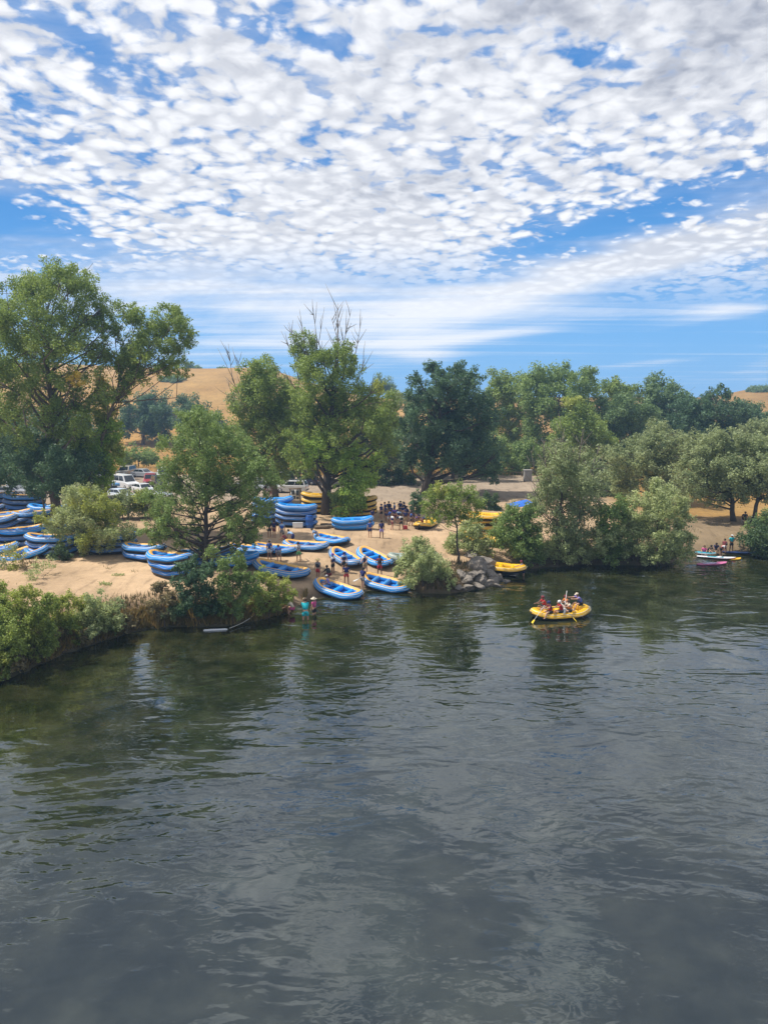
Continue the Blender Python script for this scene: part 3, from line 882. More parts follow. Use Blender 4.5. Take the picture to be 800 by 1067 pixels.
T('willow_tree', 'half bare willow with grey twigs beside the river', 'tree',
  [(584, 466, 10, 'grey'), (574, 480, 12, 'grey'), (594, 482, 13), (612, 474, 9), (566, 498, 12), (586, 502, 15), (606, 500, 14), (620, 510, 12), (574, 520, 15), (596, 524, 16), (614, 530, 14), (560, 530, 11), (580, 544, 15), (602, 548, 16)],
  base=(580, 586), pal='grey', group=FAR, seed=71, trunk_r=.2, twigs=90, cov=2.6, top_twigs=[(585, 490, 588, 446, 7), (575, 500, 566, 458, 7), (600, 495, 606, 452, 7), (565, 510, 553, 470, 6), (612, 505, 625, 465, 6)])
SHR = 'bushes at the water edge'
T('river_bush', 'bush with drooping pale branches below the half bare willow', 'bush',
  [(586, 562, 14), (604, 564, 14), (572, 570, 11), (622, 560, 13), (594, 578, 11), (614, 578, 11), (578, 582, 8)], base=(596, 590), pal='willow', group=SHR, seed=72, trunk_r=.1, cov=3.5, stem='stem', crown='foliage', twigs=20)
T('river_bush', 'leafy bush beside the bow of the yellow raft on the bank', 'bush',
  [(530, 548, 13), (548, 548, 13), (522, 562, 12), (540, 562, 15), (556, 562, 12), (548, 577, 11), (562, 579, 9), (534, 535, 9), (550, 534, 8)], base=(548, 587), pal='mid', group=SHR, seed=73, trunk_r=.1, stem='stem', crown='foliage')
T('river_bush', 'largest round willow bush overhanging the river beside the paddle boards', 'bush',
  [(690, 514, 12), (676, 522, 13), (704, 526, 13), (660, 534, 13), (688, 536, 17), (712, 544, 11), (668, 550, 16), (694, 556, 16), (716, 562, 9), (652, 552, 11), (660, 570, 13), (684, 574, 13), (704, 574, 11), (672, 580, 8)],
  base=(684, 590), pal='willow', group=SHR, seed=74, trunk_r=.12, long_up=.8, stem='stem', crown='foliage')
T('river_bush', 'dark green bush wedged between two paler willows', 'bush', [(634, 538, 12), (648, 530, 11), (630, 556, 12), (644, 562, 12), (634, 574, 11), (650, 576, 9)], base=(638, 590), pal='mid', group=SHR, seed=75, trunk_r=.1, stem='stem', crown='foliage')
T('river_bush', 'dark low bush on the bank at the right edge above the blue kayak', 'bush', [(778, 562, 8), (792, 556, 11), (806, 552, 14), (788, 570, 8), (802, 570, 11), (820, 565, 14)], base=(797, 579), pal='understory', group=SHR, seed=76, trunk_r=.1, stem='stem', crown='foliage')
T('river_bush', 'spreading green bush at the far right bank under the riverside oaks', 'bush', [(790, 552, 9), (800, 545, 12), (812, 552, 12), (784, 560, 6)], Y=71, pal='mid', group=SHR, seed=83, trunk_r=.08, stem='stem', crown='foliage')
T('river_bush', 'grey green willow bush between the last blue raft and the boulders', 'bush',
  [(438, 566, 8), (430, 576, 11), (446, 578, 12), (420, 588, 9), (436, 592, 12), (454, 592, 11), (426, 600, 9), (444, 604, 9), (464, 598, 8), (415, 596, 6), (470, 606, 6)],
  base=(440, 611), pal='willow', group=SHR, seed=77, trunk_r=.08, long_up=1.0, stem='stem', crown='foliage', leaf=2.3)
T('river_bush', 'soft green bush behind the small forked tree', 'bush', [(492, 552, 10), (482, 562, 11), (502, 562, 11), (472, 570, 9), (494, 572, 9), (508, 572, 7)], base=(490, 579), pal='willow', group=SHR, seed=78, trunk_r=.08, stem='stem', crown='foliage')
T('young_tree', 'small forked tree with yellowing leaves on the boulder point', 'tree',
  [(450, 516, 8), (462, 511, 9, 'yellow'), (476, 512, 10), (490, 514, 8), (456, 526, 9), (472, 524, 11), (487, 526, 9), (450, 538, 7), (466, 538, 9), (482, 538, 7), (496, 536, 6), (444, 528, 7), (500, 526, 7)],
  base=(478, 588), pal='cotton', seed=79, trunk_r=.11, bark=BARKD, cov=2.4, leaf=2.2, twigs=25)
T('young_tree', 'slim dark sapling beside the yellow raft and the crowd', 'tree', [(434, 516, 5), (438, 523, 6), (431, 525, 5), (436, 532, 4)], base=(435, 552), pal='oak', seed=80, trunk_r=.06, leaf=2.0)
T('dark_shrub', 'dark upright shrub behind the stacked yellow rafts', 'shrub', [(507, 517, 5), (514, 520, 6), (512, 530, 7), (516, 538, 6), (504, 524, 4)], Y=88, pal='understory', seed=81, trunk_r=.06, leaf=2.0)
T('dark_shrub', 'olive shrub left of the dark upright one behind the yellow rafts', 'shrub', [(494, 518, 5), (500, 522, 5), (498, 529, 5)], Y=90, pal='grey', seed=82, trunk_r=.05, leaf=2.0)

# left bank
T('bank_tree', 'leafy tree on the left bank with a dark trunk in front of the blue rafts', 'tree',
  [(204, 432, 12), (218, 440, 15), (196, 448, 15), (234, 452, 16), (184, 462, 13), (210, 462, 18), (246, 466, 16), (262, 476, 14), (228, 478, 18), (190, 480, 16), (174, 488, 13), (274, 488, 11),
   (206, 492, 18), (244, 494, 18), (180, 506, 14), (262, 500, 14), (224, 508, 17), (196, 516, 15), (250, 518, 14), (176, 526, 13), (268, 514, 9), (236, 530, 13), (188, 538, 14), (168, 542, 11),
   (252, 540, 13), (178, 552, 11), (242, 552, 11), (258, 554, 9), (200, 550, 9), (160, 512, 11), (282, 500, 10), (164, 546, 11), (272, 545, 10), (278, 520, 9), (170, 560, 8), (188, 566, 9), (230, 566, 9), (250, 568, 8), (206, 570, 8), (160, 530, 9), (274, 534, 8), (264, 560, 7)],
  base=(214, 592), pal='mid', seed=91, trunk_r=.24, bark=BARKD, leaf=2.3, clump=(.21, .36), cov=2.6, nclump=15)
T('small_tree', 'low wide grey green tree standing alone on the sand in front of rafts', 'tree',
  [(89, 513, 10), (78, 523, 14), (98, 525, 15, 'yellow'), (65, 535, 14), (87, 539, 16), (111, 535, 13, 'yellow'), (56, 548, 10), (76, 554, 14), (98, 554, 15, 'yellow'), (118, 550, 13), (131, 558, 10), (67, 565, 9, 'yellow'), (89, 567, 12), (111, 565, 10), (50, 537, 8, 'yellow')],
  base=(95, 578), pal='willow', seed=92, trunk_r=.16, bark=BARKD, leaf=2.3, cov=3.6)
T('small_shrub', 'little dark shrub on the sand beside the low wide tree', 'shrub', [(62, 577, 7), (54, 580, 5), (70, 579, 5), (62, 571, 4)], base=(62, 584), pal='understory', seed=93, trunk_r=.05, leaf=2.2, stem='stem', crown='foliage')
T('hedge_shrub', 'pale olive shrub between the low wide tree and parked cars', 'shrub', [(118, 524, 8), (130, 520, 9), (126, 531, 9), (140, 530, 8)], base=(128, 541), pal='grey', seed=94, trunk_r=.07, stem='stem', crown='foliage')
T('hedge_shrub', 'yellow green shrub just left of the bank tree crown', 'shrub', [(146, 520, 9, 'yellow'), (156, 518, 9), (152, 529, 9), (164, 527, 8), (140, 522, 6)], base=(152, 540), pal='grey', seed=95, trunk_r=.07, stem='stem', crown='foliage')

BANK = 'bushes along the left bank'
k = dict(fac=1.0, group=BANK, stem='stem', crown='foliage', thick=.4, cov=4.6, leaf=2.6, clump=(.24, .42))
T('bramble_bush', 'bright bramble at the left edge nearest to the dry bank', 'bush', [(-6, 649, 19), (12, 659, 17), (-4, 672, 17), (10, 682, 12, 'yellow'), (22, 676, 9), (-10, 694, 13), (4, 694, 8, 'yellow')], base=(8, 700), pal='bramble', seed=101, trunk_r=.05, **k)
T('bramble_bush', 'bramble with yellowing leaves below the grey willow bush', 'bush', [(34, 652, 14, 'yellow'), (50, 656, 12), (40, 670, 11, 'yellow'), (56, 668, 7), (28, 668, 10, 'yellow'), (36, 682, 7), (24, 688, 6)], base=(40, 690), pal='bramble', seed=102, trunk_r=.05, **k)
T('bramble_bush', 'tall bramble clump at the top of the left bank beside the sand', 'bush', [(8, 626, 15), (28, 622, 14, 'yellow'), (-8, 618, 13), (20, 640, 15), (42, 636, 13), (0, 640, 13, 'yellow'), (50, 626, 9)], base=(25, 672), pal='bramble', seed=103, trunk_r=.05, **k)
T('bramble_bush', 'green bramble between the tall clump and the grey willow bush', 'bush', [(58, 630, 11), (70, 626, 9, 'yellow'), (62, 644, 12, 'yellow'), (50, 650, 11), (74, 649, 10), (66, 656, 8, 'dry')], base=(64, 676), pal='bramble', seed=104, trunk_r=.05, **k)
T('willow_bush', 'grey feathery willow bush on the left bank', 'bush', [(84, 630, 11, 'yellow'), (98, 626, 11), (92, 642, 14), (110, 638, 12), (80, 650, 10, 'yellow'), (104, 649, 12), (120, 648, 9), (90, 654, 9)], base=(98, 668), pal='willow', seed=105, trunk_r=.05, long_up=1.0, **k)
T('willow_bush', 'thin brownish bush at the right end of the left bank hedge', 'bush', [(122, 632, 8, 'grey'), (132, 644, 8, 'dry'), (118, 655, 8, 'mid'), (130, 653, 7, 'dry'), (112, 658, 6, 'dry'), (138, 649, 5, 'dry'), (104, 664, 5, 'dry')], base=(122, 662), pal='grey', seed=106, trunk_r=.05, **k)
for i, (lab, lb, b_) in enumerate([
    ('low bramble with golden leaves trailing to the water at the left edge', [(-4, 702, 8, 'yellow'), (8, 697, 9), (20, 692, 8, 'dry'), (0, 690, 9)], (8, 705)),
    ('low green bramble trailing down the bank under the yellowing bramble', [(30, 687, 9), (42, 682, 9, 'yellow'), (52, 676, 8), (36, 676, 9), (46, 670, 8)], (42, 690)),
    ('low mixed growth hanging to the water below the grey willow bush', [(66, 671, 9, 'yellow'), (78, 667, 8), (90, 662, 8, 'dry'), (72, 660, 8), (98, 658, 8, 'grey')], (80, 675)),
    ('low dry growth at the water edge by the right end of the bank hedge', [(110, 656, 7, 'dry'), (122, 652, 7), (134, 650, 6, 'dry'), (116, 648, 7, 'grey')], (120, 662))]):
    T('bank_creeper', lab, 'bush', lb, base=b_, pal='bramble', seed=120 + i, trunk_r=.03, **k)
UND = 'bushes under the bank tree'
k['group'] = UND
T('bank_bush', 'brown dry bush left of the dark greenery under the bank tree', 'bush', [(166, 612, 9, 'dry'), (176, 622, 10, 'dry'), (162, 630, 9, 'dry'), (180, 636, 10), (170, 642, 7, 'dry')], base=(172, 653), pal='grey', seed=107, trunk_r=.05, **k)
T('bank_bush', 'dark leafy bush at the foot of the bank tree', 'bush', [(192, 604, 12), (206, 600, 11), (200, 588, 10), (216, 594, 11), (184, 592, 8), (198, 620, 14), (216, 616, 14), (190, 634, 11), (210, 636, 12), (224, 632, 9)], base=(205, 652), pal='oak', seed=108, trunk_r=.05, **k)
T('bank_bush', 'green bush leaning over the white float in the river', 'bush', [(232, 604, 12), (248, 598, 12), (234, 588, 10), (250, 584, 9), (236, 620, 13), (254, 616, 13), (246, 634, 11), (232, 636, 9), (262, 604, 9)], base=(243, 649), pal='mid', seed=109, trunk_r=.05, **k)
T('bank_bush', 'yellowing weedy bush beside the swimmers on the left bank', 'bush', [(272, 600, 9), (284, 604, 9, 'yellow'), (296, 610, 8, 'yellow'), (268, 616, 12), (286, 620, 11, 'bramble'), (300, 622, 7), (272, 632, 9), (288, 632, 7), (306, 618, 5, 'yellow')], base=(280, 643), pal='bramble', seed=110, trunk_r=.05, **k)
T('weed_clump', 'pale dry weed clump on the sand above the left bank', 'weeds', [(8, 574, 8, 'grey'), (20, 578, 7, 'yellow'), (2, 586, 8, 'grey'), (30, 586, 6, 'dry'), (14, 590, 7, 'yellow')], base=(14, 592), pal='willow', seed=111, trunk_r=.03, stem='stem', crown='foliage', cov=1.6, leaf=2.2, long_up=1.5)
T('weed_clump', 'tall thin green weeds at the corner of the left bank', 'weeds', [(40, 588, 6), (47, 592, 6), (36, 596, 6), (116, 604, 4), (122, 606, 4)], base=(44, 602), pal='willow', seed=112, trunk_r=.02, stem='stem', crown='foliage', cov=1.6, leaf=2.2, long_up=1.5)

# small weeds and dry grass, uncountable
def grass(name, label, spots, n, hgt, colA, colB, seed):
    rng = np.random.default_rng(seed)
    V = []; C_ = []
    P_ = spots(rng, n)
    for i, (x, y, z) in enumerate(P_):
        a = rng.uniform(0, 2 * PI); hh = hgt * rng.uniform(.4, 1.3); wd = hh * .09 + .01
        lx, ly = rng.normal(0, .28, 2) * hh
        V += [(x - wd * math.cos(a), y - wd * math.sin(a), z - .03), (x + wd * math.cos(a), y + wd * math.sin(a), z - .03), (x + lx, y + ly, z + hh)]
        t = rng.random(); c = np.array(colA) * (1 - t) + np.array(colB) * t
        C_ += [(*c, 1)] * 3
    me = bpy.data.meshes.new(name)
    me.from_pydata(V, [], [(3 * i, 3 * i + 1, 3 * i + 2) for i in range(len(P_))])
    ca = me.color_attributes.new('col', 'FLOAT_COLOR', 'POINT'); ca.data.foreach_set('color', np.array(C_, np.float32).reshape(-1))
    me.materials.append(LEAF)
    o = link_mesh(name, me); tag(o, label, 'grass', kind='stuff'); return o


def bank_spots(rng, n):
    out = []
    while len(out) < n:
        x = rng.uniform(-32, 62, 4000); y = rng.uniform(26, 80, 4000)
        d, wd, _ = shore_dist(x, y); z = height(x, y)
        ok = (d > .15) & (d < 3.2) & (wd < 2.6) & (rng.random(4000) < np.exp(-d / 1.6) + .1)
        out += list(zip(x[ok], y[ok], z[ok]))
    return out[:n]


def back_spots(rng, n):
    x = rng.uniform(-70, 60, n); y = rng.uniform(128, 140, n)
    return list(zip(x, y, height(x, y)))


def sand_spots(rng, n):
    cx = rng.uniform(-30, 50, n // 12); cy = rng.uniform(45, 100, n // 12)
    x = np.repeat(cx, 12) + rng.normal(0, .35, len(cx) * 12); y = np.repeat(cy, 12) + rng.normal(0, .35, len(cx) * 12)
    d, wd, _ = shore_dist(x, y); z = height(x, y); ok = (d > 2.5) & ((x < -13) | (x > 14) | (wd < 4))
    return list(zip(x[ok], y[ok], z[ok]))


grass('dry_bank_grass', 'dry tan and green grass fringing the river bank', bank_spots, 13000, .36, (.17, .125, .06), (.07, .085, .03), 1)


def left_edge(rng, n):
    out = []
    while len(out) < n:
        x = rng.uniform(-30, -6, 4000); y = rng.uniform(30, 58, 4000)
        d, wd, _ = shore_dist(x, y); z = height(x, y)
        ok = (d > .0) & (d < .9) & (vnoise(x, y, 1.3, 31) > .3)
        out += list(zip(x[ok], y[ok], z[ok]))
    return out[:n]


grass('golden_bank_grass', 'golden dry grass hanging over the left bank edge', left_edge, 9000, .6, (.30, .21, .075), (.16, .14, .05), 4)
grass('golden_field_grass', 'tall golden dry grass at the back of the parking area', back_spots, 14000, .8, (.50, .33, .11), (.60, .45, .22), 2)
grass('sand_weeds', 'sparse low weeds scattered over the sand', sand_spots, 3500, .22, (.20, .17, .08), (.12, .14, .06), 3)

# ------------------------------------------------------------------ rafts
M_BLUE = plain('raft_blue_rubber', (.020, .250, .66), .42, .10, 3, fade=.22, dust=(.30, .27, .22))
M_BLUE2 = plain('raft_deep_blue_rubber', (.016, .165, .52), .45, .12, 3, fade=.25, dust=(.26, .24, .20))
M_YEL = plain('raft_yellow_rubber', (.74, .42, .015), .42, .08, 3, fade=.12, dust=(.40, .32, .2))
M_ORG = plain('raft_orange_top', (.72, .40, .10), .5, .08, 3)
M_PALE = plain('raft_pale_band', (.66, .60, .46), .5, .06, 3)
M_BLK = plain('raft_black_bottom', (.012, .012, .014), .5, .2, 3)
M_FLB = plain('raft_floor_blue', (.02, .17, .52), .55, .1, 3)
M_FLD = plain('raft_floor_dark', (.03, .05, .10), .6, .2, 3)
M_FLY = plain('raft_floor_yellow', (.55, .33, .02), .55, .1, 3)
M_ROPE = plain('grab_rope', (.55, .52, .45), .8, .1, 12)
M_GREY = plain('raft_grey_green_rubber', (.30, .36, .32), .5, .1, 3)


def ring_path(a, b, n, kick, r):
    out = []
    for i in range(n):
        q = 2 * PI * i / n
        ca, sa = math.cos(q), math.sin(q)
        e = 2 / 2.7
        x = a * abs(ca) ** e * (1 if ca >= 0 else -1)
        y = b * abs(sa) ** e * (1 if sa >= 0 else -1)
        y *= 1 - .22 * max(0, (abs(x) / a - .45) / .55) ** 1.5
        t = max(0, (abs(x) - a * .45) / (a * .55))
        out.append(np.array([x, y, r + kick * t ** 1.7]))
    return out


def sector(path, r, f0, f1, steps, mb, closed=True, off=0.0):
    """sweep a sector of the tube section along the closed path; angle 0 outward, 90 up, 180 inward"""
    n = len(path)
    V = []
    for i in range(n):
        t = path[(i + 1) % n] - path[i - 1]; t /= np.linalg.norm(t)
        o = np.cross(t, [0, 0, 1.0]); o /= np.linalg.norm(o)
        u = np.cross(o, t)
        for k in range(steps + 1):
            f = math.radians(f0 + (f1 - f0) * k / steps)
            V.append(path[i] + (r + off) * (o * math.cos(f) + u * math.sin(f)))
    F = []
    s = steps + 1
    for i in range(n):
        j = (i + 1) % n
        for k in range(steps):
            F.append((i * s + k, j * s + k, j * s + k + 1, i * s + k + 1))
    mb.add(V, F)


def make_raft(name, main, top, bottom, floor, lo=195, hi=345, L=4.5, Wd=2.2, r=.29, kick=.22):
    root = empty(name)
    a, b = L / 2 - r, Wd / 2 - r
    path = ring_path(a, b, 64, kick, r)
    mb = MB(); sector(path, r, 0, 360, 16, mb); tube = mb.build('tube', main, root)
    mb = MB(); sector(path, r, 80, 138, 4, mb, off=.006); mb.build('top_band', top, root)
    mb = MB(); sector(path, r, lo, hi, 7, mb, off=.007); mb.build('bottom_wrap', bottom, root)
    mb = MB(); sector(path, r, 44, 51, 1, mb, off=.010); mb.build('rub_strip', M_PALE, root)
    mb = MB()
    rows = [(path[i], path[-i % 64]) for i in range(0, 33)]
    V = []
    for p, q in rows: V += [p + np.array([0, 0, -.10]), (p + q) / 2 + np.array([0, 0, -.13]), q + np.array([0, 0, -.10])]
    F = []
    for i in range(32): F += [(3 * i, 3 * i + 3, 3 * i + 4, 3 * i + 1), (3 * i + 1, 3 * i + 4, 3 * i + 5, 3 * i + 2)]
    mb.add(V, F); mb.build('floor', floor, root)
    for x in (-1.02, .02, 1.06):
        mb = MB(); hw = b * .93
        pts = [(x, -hw, r + .06), (x, -hw * .8, r + .06), (x, 0, r + .07), (x, hw * .8, r + .06), (x, hw, r + .06)]
        mb.tube(pts, [.12, .20, .21, .20, .12], 12); mb.build('thwart', main, root)
    mb = MB()
    rp = []
    for i in range(64):
        t = path[(i + 1) % 64] - path[i - 1]; t /= np.linalg.norm(t); o = np.cross(t, [0, 0, 1.0]); o /= np.linalg.norm(o)
        sag = .05 * math.cos(i / 64 * 2 * PI * 8)
        rp.append(path[i] + o * (r + .03) + np.array([0, 0, .10 + sag]))
    mb.tube(rp + [rp[0]], .012, 4); mb.build('grab_rope', M_ROPE, root)
    for sx in (-1, 1):                                   # D-ring patches on bow and stern
        mb = MB(); p = np.array([sx * a, 0, r + kick])
        mb.lathe([(.0, -.004), (.11, 0), (.10, .012), (0, .014)], (0, 0, 0), 12, 'x')
        q = mb.build('ring_patch', M_BLK, root); q.location = (p[0] + sx * (r + .012), 0, p[2]); q.rotation_euler = (0, 0, 0 if sx > 0 else PI)
    return root


PROTO = {}


def raft(kind, px, py, yaw, label, group=None, z=0.0, pitch=0.0, roll=0.0, scale=1.0, pos=None, sink=0.0):
    if kind not in PROTO:
        args = {'blue': ('inflatable_raft', M_BLUE, M_ORG, M_BLK, M_FLB), 'deep': ('inflatable_raft', M_BLUE2, M_ORG, M_BLK, M_FLB),
                'plainblue': ('inflatable_raft', M_BLUE, M_BLUE, M_BLUE2, M_FLB), 'stackblue': ('inflatable_raft', M_BLUE2, M_BLUE2, M_BLK, M_FLD),
                'yellow': ('inflatable_raft', M_YEL, M_YEL, M_BLK, M_FLY), 'grey': ('inflatable_raft', M_GREY, M_GREY, M_GREY, M_FLD)}[kind]
        PROTO[kind] = make_raft(*args, lo=192 if kind != 'yellow' else 180, hi=348 if kind != 'yellow' else 356)
        o = PROTO[kind]
    else:
        o = copy_tree(PROTO[kind])
    p = at(px, py) if pos is None else pos
    o.location = (p[0], p[1], p[2] + z - sink)
    o.rotation_mode = 'XYZ'
    o.rotation_euler = (math.radians(roll), math.radians(pitch), math.radians(yaw))
    if group == 'blue rafts drawn up on the beach':      # lie along the slope of the beach
        yw = math.radians(yaw); c_, s_ = math.cos(yw), math.sin(yw)
        hh_ = [max(hz(p[0] + a_ * c_ - b_ * s_, p[1] + a_ * s_ + b_ * c_), -.05) for a_, b_ in ((1.9, 0), (-1.9, 0), (0, .9), (0, -.9))]
        ax = Vector((c_ * 3.8, s_ * 3.8, hh_[0] - hh_[1])); ay = Vector((-s_ * 1.8, c_ * 1.8, hh_[2] - hh_[3]))
        zz_ = ax.cross(ay).normalized(); ax.normalize(); ay = zz_.cross(ax)
        o.rotation_euler = Matrix((ax, ay, zz_)).transposed().to_euler()
        o.location.z = (hh_[0] + hh_[1] + hh_[2] + hh_[3]) / 4 + z
    o.scale = (scale,) * 3
    tag(o, label, 'raft', group)
    return o, p


BR = 'blue rafts drawn up on the beach'
raft('blue', 352, 620, -32, 'blue raft afloat at the beach edge with someone in a white cap sitting in it', BR, z=-.02, pitch=3)
raft('blue', 402, 613, -28, 'blue raft half in the water, rightmost of the rafts at the beach edge', BR, z=.0, pitch=2)
raft('blue', 360, 585, -58, 'blue raft with a yellow rim on the sand, directly behind the group in navy vests', BR, z=.02)
raft('blue', 390, 585, -54, 'blue raft with a yellow rim on the sand, nearest to the willow bush', BR, z=.02)
raft('blue', 346, 566, -44, 'blue raft on the sand with a person bending over its end', BR, z=.02)
raft('blue', 319, 572, -14, 'blue raft on the sand behind the person in a white shirt and green shorts', BR, z=.02)
raft('blue', 287, 576, -14, 'blue raft on the sand with two people in blue leaning at its near side', BR, z=.02)
raft('blue', 293, 598, -18, 'longest blue raft lying in front of the yellowing bank bush', BR, z=.02, scale=1.12)
raft('blue', 262, 576, -10, 'blue raft mostly hidden by the right side of the bank tree', BR, z=.02)


def stack(kind, px, py, yaw, n, what, group, step=.56, jit=9, first=None, scale=1.0):
    p = None
    names = ['bottom', 'second', 'third', 'fourth', 'fifth', 'sixth', 'seventh']
    for i in range(n):
        j = random.Random(int(px * 13 + py * 7 + i))
        k = kind if not (first and i == n - 1) else first
        word = 'top' if i == n - 1 else names[i]
        lab = ('%s raft of %s' if word in ('top', 'bottom') else '%s raft from the ground in %s') % (word, what)
        o, p0 = raft(k, px, py, yaw + j.uniform(-jit, jit), lab, group, z=.02 + i * step, pos=p, scale=scale, roll=j.uniform(-2.5, 2.5), pitch=j.uniform(-3, 3))
        if p is None: p = p0
        o.location.x += j.uniform(-.15, .15); o.location.y += j.uniform(-.15, .15)


SB = 'stacked blue rafts'
stack('plainblue', 367, 551, 4, 2, 'the two light blue rafts stacked right of the big trunk', SB, jit=2, step=.5)
stack('stackblue', 284, 546, 6, 5, 'the dark blue stack behind the bank tree branches', SB, first='plainblue', jit=3)
stack('stackblue', 309, 548, 2, 4, 'the dark blue stack beside the white box', SB, first='plainblue', jit=3)
stack('deep', -6, 564, 20, 4, 'the blue stack cut by the left edge', SB, first='blue', jit=14)
stack('deep', 20, 570, 30, 3, 'the blue stack left of the low wide tree', SB, first='blue', jit=16)
stack('deep', 56, 578, 8, 3, 'the blue stack partly behind the low wide tree', SB, first='blue', jit=14)
stack('deep', -14, 550, 12, 4, 'the blue stack cut off at far left', SB, first='blue', jit=16)
stack('deep', 40, 556, 26, 4, 'the far blue stack under the cottonwood shade', SB, first='blue', jit=18)
stack('deep', 76, 560, 8, 3, 'the blue stack hidden by the low wide tree crown', SB, first='plainblue', jit=12)
stack('deep', 118, 576, 6, 3, 'the dark blue stack right of the low wide tree', SB)
stack('deep', 152, 582, -30, 2, 'the pair of blue rafts left of the bank tree', SB, first='blue')
stack('deep', 178, 600, -36, 3, 'the blue stack in the shade of the bank tree', SB, first='blue')
stack('deep', 212, 588, 10, 2, 'the pair of blue rafts behind the bank tree trunk', SB, first='plainblue')
stack('deep', 242, 590, 4, 2, 'the blue pair right of the bank tree trunk', SB, first='plainblue')
stack('deep', -2, 540, 14, 5, 'the rear blue stack at the left edge', SB, first='blue', jit=14)
stack('deep', 27, 542, 20, 5, 'the rear blue stack before the shaded cars', SB, first='blue', jit=14)
stack('deep', 52, 549, -6, 4, 'the blue stack below the tallest cottonwood', SB, first='plainblue', jit=14)
stack('deep', 12, 557, 24, 4, 'the middle blue stack at the left', SB, first='blue', jit=16)
LB = 'blue rafts lying loose by the left stacks'
raft('blue', 30, 580, 38, 'blue raft leaning against the stacks left of the low wide tree', LB, z=.1, pitch=-14, roll=8)
raft('blue', -8, 578, 24, 'blue raft on the ground at the left edge below the stacks', LB, z=.05, pitch=-5)
YS = 'stacked yellow rafts'
stack('yellow', 333, 534, 8, 4, 'the yellow stack left of the big trunk', YS, jit=4)
stack('yellow', 372, 538, 4, 4, 'the yellow stack right of the big trunk', YS, jit=4, scale=1.05)
stack('yellow', 500, 558, -8, 4, 'the yellow stack behind the forked tree', YS, jit=5)
YR = 'single yellow rafts'
raft('yellow', 506, 566, -38, 'yellow raft tilted against the foot of the yellow stack', YR, z=.02)
raft('yellow', 443, 549, 70, 'yellow raft seen end on beside the crowd', YR, z=.02)
raft('yellow', 521, 595, -16, 'yellow raft drawn up between the boulders and the leafy bush', YR, z=.0, pitch=3)
ride, ride_p = raft('yellow', 583, 642, 14, 'yellow raft carrying rowers down the river', YR, z=-.10, scale=1.0)
raft('grey', 430, 585, 8, 'pale grey green raft half hidden behind the willow bush', None, z=.02)

# ------------------------------------------------------------------ people
SK = [plain('skin_light', (.50, .29, .20), .6, .06), plain('skin_tan', (.36, .20, .13), .6, .06), plain('skin_brown', (.20, .105, .065), .6, .06)]
EYE = plain('eyes_dark', (.03, .02, .018), .3, .1)
CL = {}


def cloth(name, c):
    if name not in CL: CL[name] = plain('cloth_' + name, c, .85, .15, 14)
    return CL[name]


for n_, c_ in dict(navy=(.016, .022, .11), blue=(.03, .10, .40), lightblue=(.30, .46, .68), white=(.66, .66, .66), red=(.42, .03, .035), black=(.02, .02, .023), maroon=(.17, .03, .04),
                   turquoise=(.02, .46, .52), pink=(.62, .10, .28), khaki=(.36, .29, .18), grey=(.22, .22, .24), green=(.16, .42, .16), orange=(.66, .20, .04), purple=(.14, .06, .34),
                   straw=(.56, .42, .20), cream=(.62, .54, .42), hair_dark=(.025, .016, .012), hair_brown=(.10, .055, .03), violet=(.24, .20, .50)).items():
    cloth(n_, c_)


def skin_mesh(name, V, E, R, mats, root_i=0, sub=1):
    me = bpy.data.meshes.new(name + '_cage'); me.from_pydata([tuple(v) for v in V], E, [])
    ob = bpy.data.objects.new(name + '_cage', me); COL.objects.link(ob)
    ob.modifiers.new('skin', 'SKIN').use_smooth_shade = True
    sb = ob.modifiers.new('sub', 'SUBSURF'); sb.levels = sub; sb.render_levels = sub
    lay = me.skin_vertices[0].data
    for i, r in enumerate(R):
        lay[i].radius = r if hasattr(r, '__len__') else (r, r)
        lay[i].use_root = i == root_i
    bpy.context.view_layer.update()
    ev = ob.evaluated_get(bpy.context.evaluated_depsgraph_get())
    out = bpy.data.meshes.new_from_object(ev)
    out.name = name
    bpy.data.objects.remove(ob); bpy.data.meshes.remove(me)
    out.materials.clear()
    for q in mats: out.materials.append(q)
    return out


def unit(v):
    v = np.array(v, float); return v / np.linalg.norm(v)


